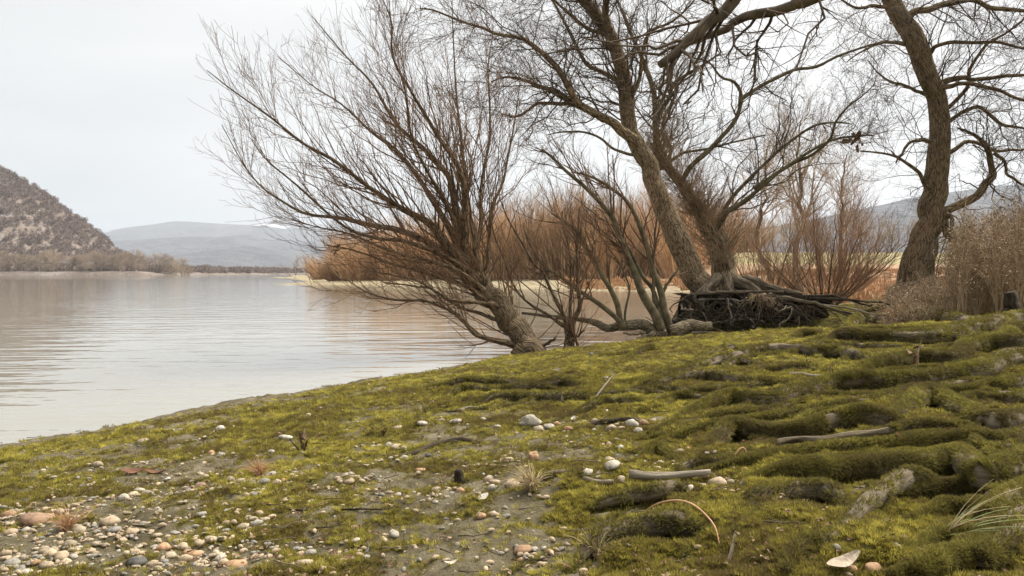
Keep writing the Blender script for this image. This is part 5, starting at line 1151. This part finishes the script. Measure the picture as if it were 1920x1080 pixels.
def leaf(px, py, wpx, label, mat, seed, rot=None, lift=.3, asp=.45, name='leaf', cat='leaf'):
    p = G(px, py)[0]; s_ = wpx * p[1] / FPX; g = np.random.default_rng(seed); n, k = 9, 5; v = []
    cu, cv = g.uniform(.3, .9), g.uniform(.2, .7)
    for i_ in range(n):
        t_ = i_ / (n - 1); w = asp * math.sin(math.pi * min(1, t_ * .94 + .03)) ** .7
        for j_ in range(k):
            u = (j_ / (k - 1) - .5) * w
            v.append(((t_ - .5) * s_, u * s_, s_ * (cu * (t_ - .5) ** 2 + cv * u * u * 2 + .02 * math.sin(9 * t_ + 3 * j_))))
    v = np.array(v); v2 = v - [0, 0, .012 * s_]; i_ = np.arange(n - 1)[:, None] * k + np.arange(k - 1)[None]
    q = np.stack([i_, i_ + k, i_ + k + 1, i_ + 1], -1).reshape(-1, 4); q2 = q[:, ::-1] + n * k
    o = obj(name, mesh_np(name, np.vstack([v, v2]), np.vstack([q, q2])), mat); o.location = (p[0], p[1], p[2] + s_ * .08 * (1 + lift)); o.rotation_euler = rot or (g.normal(0, .3), g.normal(0, .3), g.uniform(0, 6.28))
    return tag(o, label, cat)
M['leaf_tan'] = simple('leaf_tan', (.30, .235, .165), (.47, .39, .29), 30, .7, .4, 70); M['leaf_rust'] = simple('leaf_rust', (0.08, 0.035, 0.02), (0.19, 0.085, 0.045), 20, .7); M['leaf_grey'] = simple('leaf_grey', (.34, .31, .27), (.55, .51, .46), 20, .75)
leaf(1580, 1070, 78, 'large pale beige leaf leaning against an orange stone', M['leaf_tan'], 1, (0.35, -.2, .35), 1.6, .34)
leaf(250, 888, 44, 'rust-brown shrivelled leaf lying on thin moss', M['leaf_rust'], 2, (.2, 0, .1)); leaf(290, 889, 44, 'dark brown leaf strip end to end with a rust-brown shrivelled leaf', M['leaf_rust'], 3, (0.1, 0, -.1), .3, .3)
leaf(774, 745, 12, 'tiny bright orange leaf below the dark mossy roots', M['peb_o'], 4); leaf(705, 807, 26, 'brown curled leaf beside a low withered plant', M['dead_leaf'], 5)
leaf(1685, 835, 36, 'tan curled leaf standing upright against a mossy root', M['straw_red'], 6, (.2, 1.0, .4), 2); leaf(1713, 838, 24, 'small grey curled leaf next to an upright tan leaf', M['leaf_grey'], 7, (.4, -.9, .2), 1.5)
leaf(1055, 757, 28, 'thin white curled leaf in the shadow of a mossy root', M['leaf_grey'], 8, (.3, .8, 1.2), 1.5, .25); leaf(1075, 790, 24, 'folded white and dark leaf beside pebbles', M['leaf_grey'], 9)
leaf(1312, 745, 26, 'crumpled whitish leaf on bright moss between roots', M['leaf_grey'], 10); leaf(905, 935, 30, 'crumpled grey leaf beside tan pebbles on mud', M['leaf_grey'], 11)
leaf(415, 1012, 26, 'grey folded leaf among the orange and cream pebbles', M['leaf_grey'], 12); leaf(845, 1058, 30, 'pale narrow leaf lying on the moss', M['leaf_pale'], 13, None, .3, .25)
leaf(690, 1035, 22, 'upright grey leaf scrap beside a white pebble', M['leaf_grey'], 14, (.2, -1.1, .4), 2, .3); leaf(1348, 733, 20, 'white curled leaf hanging at the mossy root edge', M['leaf_grey'], 15, (.2, -1.1, 1.2), 2, .3)
leaf(1752, 751, 18, 'small bright white leaf on mossy ground between long roots', M['peb_w'], 16, (0, 0, .2)); leaf(1800, 840, 22, 'orange-brown leaf among stones under the mossy root', M['straw_red'], 17)

# leaf litter and broken twigs caught between roots and moss: too much of it to count
def litter_mesh(seed, n, mk):
    g = np.random.default_rng(seed); V_, Q_ = [], []
    for k in range(n):
        if mk == 'leaf':
            c = g.normal(size=3) * [.012, .012, .002]; a = g.uniform(0, 6.28); u = np.array([math.cos(a), math.sin(a), g.normal() * .35]) * .011; w_ = np.array([-math.sin(a), math.cos(a), g.normal() * .5]) * .005; i_ = len(V_)
            V_ += [c - u, c - w_ + [0, 0, .003], c + u, c + w_ + [0, 0, .003]]; Q_.append((i_, i_ + 1, i_ + 2, i_ + 3))
    return mesh_np('litter', np.array(V_), Q_, None, smooth=False)
nl = 5200; lr_ = np.exp(RNG.uniform(math.log(1.2), math.log(11), nl)); la_ = np.radians(RNG.uniform(-36, 38, nl)); lx, ly = lr_ * np.sin(la_), lr_ * np.cos(la_)
kp = (polysd(lx, ly, SHORE) > 0.2) & (fbm(lx * 2.4, ly * 2.4, oct=3, seed=121) > -.02); lx, ly, lr_ = lx[kp], ly[kp], lr_[kp]; lz = T(lx, ly); q = len(lx); ss = RNG.uniform(.25, .8, q) * np.maximum(1, lr_ / 3) ** .6
h_ = RNG.random(q) < .55
for sel, mt, lb in ((h_, 'dead_leaf', 'brown shrivelled leaf litter on the mossy bank'), (~h_, 'weed', 'pale straw litter on the mossy bank')):
    n__ = int(sel.sum()); scatter('litter', np.stack([lx[sel], ly[sel], lz[sel] + .008], 1), np.stack([RNG.normal(0, .3, n__), RNG.normal(0, .3, n__), RNG.uniform(0, 6.28, n__)], 1), np.repeat(ss[sel][:, None], 3, 1), litter_mesh(5 + n__ % 3, 2, 'leaf'), M[mt], lb, 'litter')
gb = np.random.default_rng(8); TP, TR = [], []
for k in range(230):
    r_ = math.exp(gb.uniform(math.log(1.4), math.log(9))); a = math.radians(gb.uniform(-34, 38)); x, y = r_ * math.sin(a), r_ * math.cos(a); ln = gb.uniform(.02, .09) * max(1, r_ / 5); th = gb.normal(0, .7); t_ = np.linspace(-.5, .5, 5)
    c = np.stack([x + math.cos(th) * ln * t_, y + math.sin(th) * ln * t_, 0 * t_], 1); c[:, :2] += gb.normal(size=(5, 2)) * ln * .03; TP.append(c); TR.append(np.linspace(.0018, .0009, 5) * max(1, r_ / 4))
TP = np.array(TP); TR = np.array(TR); kp = polysd(TP[:, 2, 0], TP[:, 2, 1], SHORE) > .3; TP, TR = TP[kp], TR[kp]; TP[:, :, 2] = T(TP[:, :, 0].ravel(), TP[:, :, 1].ravel()).reshape(TP.shape[:2]); TP[:, :, 2] = TP[:, :, 2].max(1, keepdims=True) * .5 + TP[:, :, 2] * .5 + .012
tag(tube_obj('twig_litter', [(TP, TR, 4)], M['root']), 'thin broken twigs strewn over the mossy bank', 'litter', kind='stuff')

# grass tufts
def grass_tuft(px, py, hpx, n, label, mat, seed, spread=.8, wind=(0, 0), w=.012, cat='grass tuft'):
    p = G(px, py)[0]; h = hpx * p[1] / FPX; g = np.random.default_rng(seed); P_, R_2 = [], []
    for k in range(n):
        a = g.uniform(0, 6.28); q = 9; t_ = np.linspace(0, 1, q); ln = h * g.uniform(.55, 1.15); o_ = spread * g.uniform(.2, 1.2)
        dx, dy = math.cos(a) * o_ + wind[0], math.sin(a) * o_ + wind[1]
        c = np.stack([p[0] + g.normal() * .05 * h + dx * ln * t_ ** 1.5, p[1] + g.normal() * .05 * h + dy * ln * t_ ** 1.5, p[2] - .005 + ln * (t_ * 1.0 - .55 * o_ * t_ ** 2.4)], 1)
        c[:, 2] = np.maximum(c[:, 2], T(c[:, 0], c[:, 1]) + .003)
        P_.append(c); R_2.append(h * w * g.uniform(.6, 1.3) * (1 - .85 * t_))
    o = tube_obj('grass_tuft', [(np.array(P_), np.array(R_2), 4)], mat, origin=p); return tag(o, label, cat)
grass_tuft(1762, 1022, 95, 16, 'pale green grass tuft with long bent blades beside a grey root', M['grass_green'], 1, .9, (1.2, 0), .016)
grass_tuft(1775, 1010, 150, 7, 'few long straw blades arching out of the pale green grass tuft', M['straw'], 11, .7, (1.0, 0), .010)
grass_tuft(1000, 920, 66, 90, 'flattened straw-yellow grass tuft next to twisted driftwood', M['straw'], 2, .9, (-.25, -.1), .019)
grass_tuft(1118, 1048, 80, 34, 'drooping dry grass tuft with a few green blades on the moss', M['straw'], 3, .9, (0, 0), .015)
grass_tuft(1130, 1035, 45, 8, 'short fresh green blades in the drooping dry grass', M['grass_green'], 13, .4, (0, 0), .016)
grass_tuft(485, 892, 46, 70, 'dry reddish grass tuft at the end of a pebble row', M['straw_red'], 4, .9, (0, 0), .017)
grass_tuft(128, 996, 66, 80, 'dry reddish grass tuft between large pebbles', M['straw_red'], 5, .8, (0, 0), .014)
grass_tuft(1680, 608, 52, 170, 'thick russet grass tuft on top of the mossy bank', M['straw_red'], 6, 1.0, (.2, 0), .016)
grass_tuft(1765, 606, 24, 60, 'small flattened straw clump on the mossy bank', M['straw'], 7, 1.0, (.2, 0), .02)
grass_tuft(1735, 940, 46, 6, 'thin upright green blades behind the mossy foreground root', M['grass_green'], 8, .25, (0, 0), .014)
grass_tuft(1544, 872, 32, 5, 'single green sprig beside gravel under the mossy root', M['grass_green'], 9, .2, (0, 0), .016)
grass_tuft(1425, 553, 30, 90, 'russet grass crowning the washed-out roots', M['straw_red'], 10, .9, (.2, -.3), .014)

# ------------------------------------------------------------------ dry weeds round the ribbed tree
def weed(seed):
    g = np.random.default_rng(seed); root = empty('weed_plant', (0, 0, 0), 'x', 'plant'); n = 12; t_ = np.linspace(0, 1, n)
    st = []
    for k in range(3):
        h = g.uniform(.9, 1.5); d = g.normal(size=2) * .14
        c = np.stack([d[0] * h * t_ + np.cumsum(g.normal(size=n)) * .008, d[1] * h * t_, h * t_ - .03], 1); st.append(c)
    S = np.array(st); R = np.tile(np.linspace(.006, .003, n), (3, 1))
    tube_obj('stalks', [(S, R, 5)], M['weed'], root)
    a, b_ = sprout(S, R, 50, .25, 1, (.12, .42), (20, 55), (0, 0, 1), .3, .06, (.5, .7), .0022, 6, .4, rng=g); a2, b2 = sprout(a, b_, 130, .2, 1, (.04, .14), (20, 60), (0, 0, 1), .2, .06, (.6, .8), .0016, 4, .5, rng=g)
    tube_obj('twigs', [(a, b_, 3), (a2, b2, 3)], M['weed'], root)
    q = a2[:, -1]; q = np.vstack([q, a[:, -1], a[:, 3]]); m_ = len(q); e = g.normal(size=(m_, 2, 3)) * .014
    v = np.stack([q, q + e[:, 0], q + e[:, 1]], 1).reshape(-1, 3); obj('seed_heads', mesh_np('seed_heads', v, None, np.arange(3 * m_).reshape(-1, 3), smooth=False), M['weed_fluff'], root)['kind'] = 'stuff'
    return root
wp = [weed(90 + k) for k in range(5)]; wf = [True] * 5; gw = np.random.default_rng(3)
for n_ in range(190):
    d = gw.uniform(10.0, 16.0); px = 1655 + 300 * gw.random() ** .75
    if n_ < 70: px = gw.uniform(1790, 1960); d = gw.uniform(9.4, 12.5)
    x = (px - 960) / FPX * d; tall = px > 1780
    o = put(wp, wf, n_ % 5, x, d, (1.0, (gw.uniform(.75, 1.15) if tall else gw.uniform(.25, .6)) * (1 if d < 13 else .9)), gw.uniform(0, 6.28), 'tall dry brown weed in the thicket beside the ribbed trunk' if tall else 'short dry weed at the foot of the ribbed trunk', 'tall weeds of the thicket' if tall else 'short weeds under the ribbed tree')
# dry reeds and rough grass over the meadow behind
nq = 16000; qx = gw.uniform(4, 46, nq); qy = gw.uniform(19.5, 62, nq)
sdq = polysd(qx, qy, SHORE); kp = (sdq > 0.6) & (qx > 4 + .0 * qy) & (fbm(qx / 3, qy / 3, oct=3, seed=91) > -.25); qx, qy = qx[kp], qy[kp]; q = len(qx); ss = gw.uniform(.5, 1.3, q) * (1 + .9 * (fbm(qx / 2, qy / 2, seed=92) > .25))
scatter('dry_reeds', np.stack([qx, qy, T(qx, qy)], 1), np.stack([0 * ss, 0 * ss, gw.uniform(0, 6.28, q)], 1), np.stack([ss, ss, ss], 1), blades(20, .14, .28, .010, .5, 12, 2), M['straw_red'], 'low reddish dry grass covering the meadow behind the trees', 'grass')
nq = 5000; dq = gw.uniform(9.5, 17, nq); qx = (gw.uniform(1600, 1960, nq) - 960) / FPX * dq; ss = gw.uniform(.35, .9, nq); kp = fbm(qx * 1.2, dq * 1.2, oct=3, seed=94) + (dq - 13) * .12 > .05; qx, dq, ss = qx[kp], dq[kp], ss[kp]; q = len(qx)
scatter('dry_grass', np.stack([qx, dq, T(qx, dq)], 1), np.stack([0 * ss, 0 * ss, gw.uniform(0, 6.28, q)], 1), np.stack([ss, ss, ss], 1), blades(14, .06, .13, .004, .7, 14, 2), M['straw'], 'short dry straw on the bank under the ribbed tree', 'grass')

# shrivelled leaves caught in the twigs
def hung(px, py, d, spx, label, seed, anchor):
    g = np.random.default_rng(seed); p = P(px, py, d)
    A_ = anchor.reshape(-1, 3); p = A_[np.argmin(((A_ - p) ** 2).sum(1) * 1.0)]; s_ = spx * d / FPX; v = []
    for k in range(10):
        a = p + g.normal(size=3) * s_ * [.25, .2, .3] - [0, 0, .4 * s_]; e = g.normal(size=(2, 3)) * s_ * .35; v += [a, a + e[0], a + e[0] * .6 + e[1], a + e[1]]
    v = np.array(v) - p; o = obj('leaf_clump', mesh_np('leaf_clump', v, np.arange(40).reshape(-1, 4)), M['dead_leaf']); o.location = [float(c) for c in p]; return tag(o, label, 'leaf')
hung(868, 264, 10.3, 14, 'shrivelled red-brown leaf clump high in the leaning willow', 1, g1 if False else np.concatenate([Pa.reshape(-1, 3)]))
hung(955, 312, 13.5, 12, 'single round red leaf caught in thin twigs beside the leaning trunk', 2, Pb.reshape(-1, 3))
hung(1612, 280, 14.4, 22, 'dark hanging leaf clump on a thin twig beside the ribbed trunk', 3, Pc.reshape(-1, 3))
hung(643, 478, 9.2, 12, 'dark leaf scrap on a low willow branch over the water', 4, Pa.reshape(-1, 3))
hung(1012, 508, 10.7, 12, 'rust leaf scrap on the slender sapling', 5, Pf.reshape(-1, 3))
hung(796, 72, 12.5, 12, 'dark leaf dangling from the topmost spreading branch', 6, Pb.reshape(-1, 3))

# pebbles are told apart by what lies next to them
MARKS = [(485, 890, 'by the reddish grass tuft ending a pebble row'), (128, 992, 'by the reddish grass tuft between large stones'), (250, 888, 'near the rust-brown shrivelled leaf'), (862, 905, 'near the small rotten stump'), (567, 848, 'near the lone withered stalk'),
         (995, 797, 'near the angular whitish stone'), (999, 861, 'near the chunky orange-tan stone'), (1000, 918, 'near the straw-yellow grass tuft'), (1250, 906, 'by the thick grey driftwood log'), (1462, 886, 'near the rounded white stone'), (415, 1012, 'near the grey folded leaf'),
         (690, 957, 'near the long thin dark stick'), (820, 838, 'near the dark thin root'), (1395, 863, 'near the curled red-brown stem'), (1118, 1045, 'near the drooping dry grass tuft'), (1203, 858, 'near withered grey stalks'), (1685, 835, 'near the upright tan leaf'), (1578, 1078, 'near the large pale leaf'), (265, 986, 'near the short pale stick')]
mg = G([q[0] for q in MARKS], [q[1] for q in MARKS])
for o, c, x, y, size in PEB:
    dd = np.hypot(mg[:, 0] - x, mg[:, 1] - y); k = int(dd.argmin())
    o['label'] = '%s %s pebble %s' % ('big' if size > .05 else 'middling' if size > .032 else 'small', PAL[c][2], MARKS[k][2] if dd[k] < 0.6 + .05 * y else 'on open mossy mud away from plants and wood')

# ------------------------------------------------------------------ haze: the damp winter air over the valley
hm = bpy.data.materials.new('haze'); hm.use_nodes = True; t = hm.node_tree; t.nodes.clear()
pv = t.nodes.new('ShaderNodeVolumePrincipled'); pv.inputs['Color'].default_value = (0.79, 0.865, 0.975, 1); pv.inputs['Density'].default_value = 0.00016; pv.inputs['Anisotropy'].default_value = 0.1
mo = t.nodes.new('ShaderNodeOutputMaterial'); t.links.new(pv.outputs[0], mo.inputs['Volume'])
x0, x1, y0, y1, z0, z1 = -9500, 9500, -900, 9900, -4.5, 412
hv = [(x, y, z) for z in (z0, z1) for (x, y) in ((x0, y0), (x1, y0), (x1, y1), (x0, y1))]
ho = obj('haze', mesh_np('haze', hv, [(3, 2, 1, 0), (4, 5, 6, 7), (0, 1, 5, 4), (1, 2, 6, 5), (2, 3, 7, 6), (3, 0, 4, 7)], smooth=False), hm)
tag(ho, 'thin winter haze over the river valley', 'haze', kind='stuff')
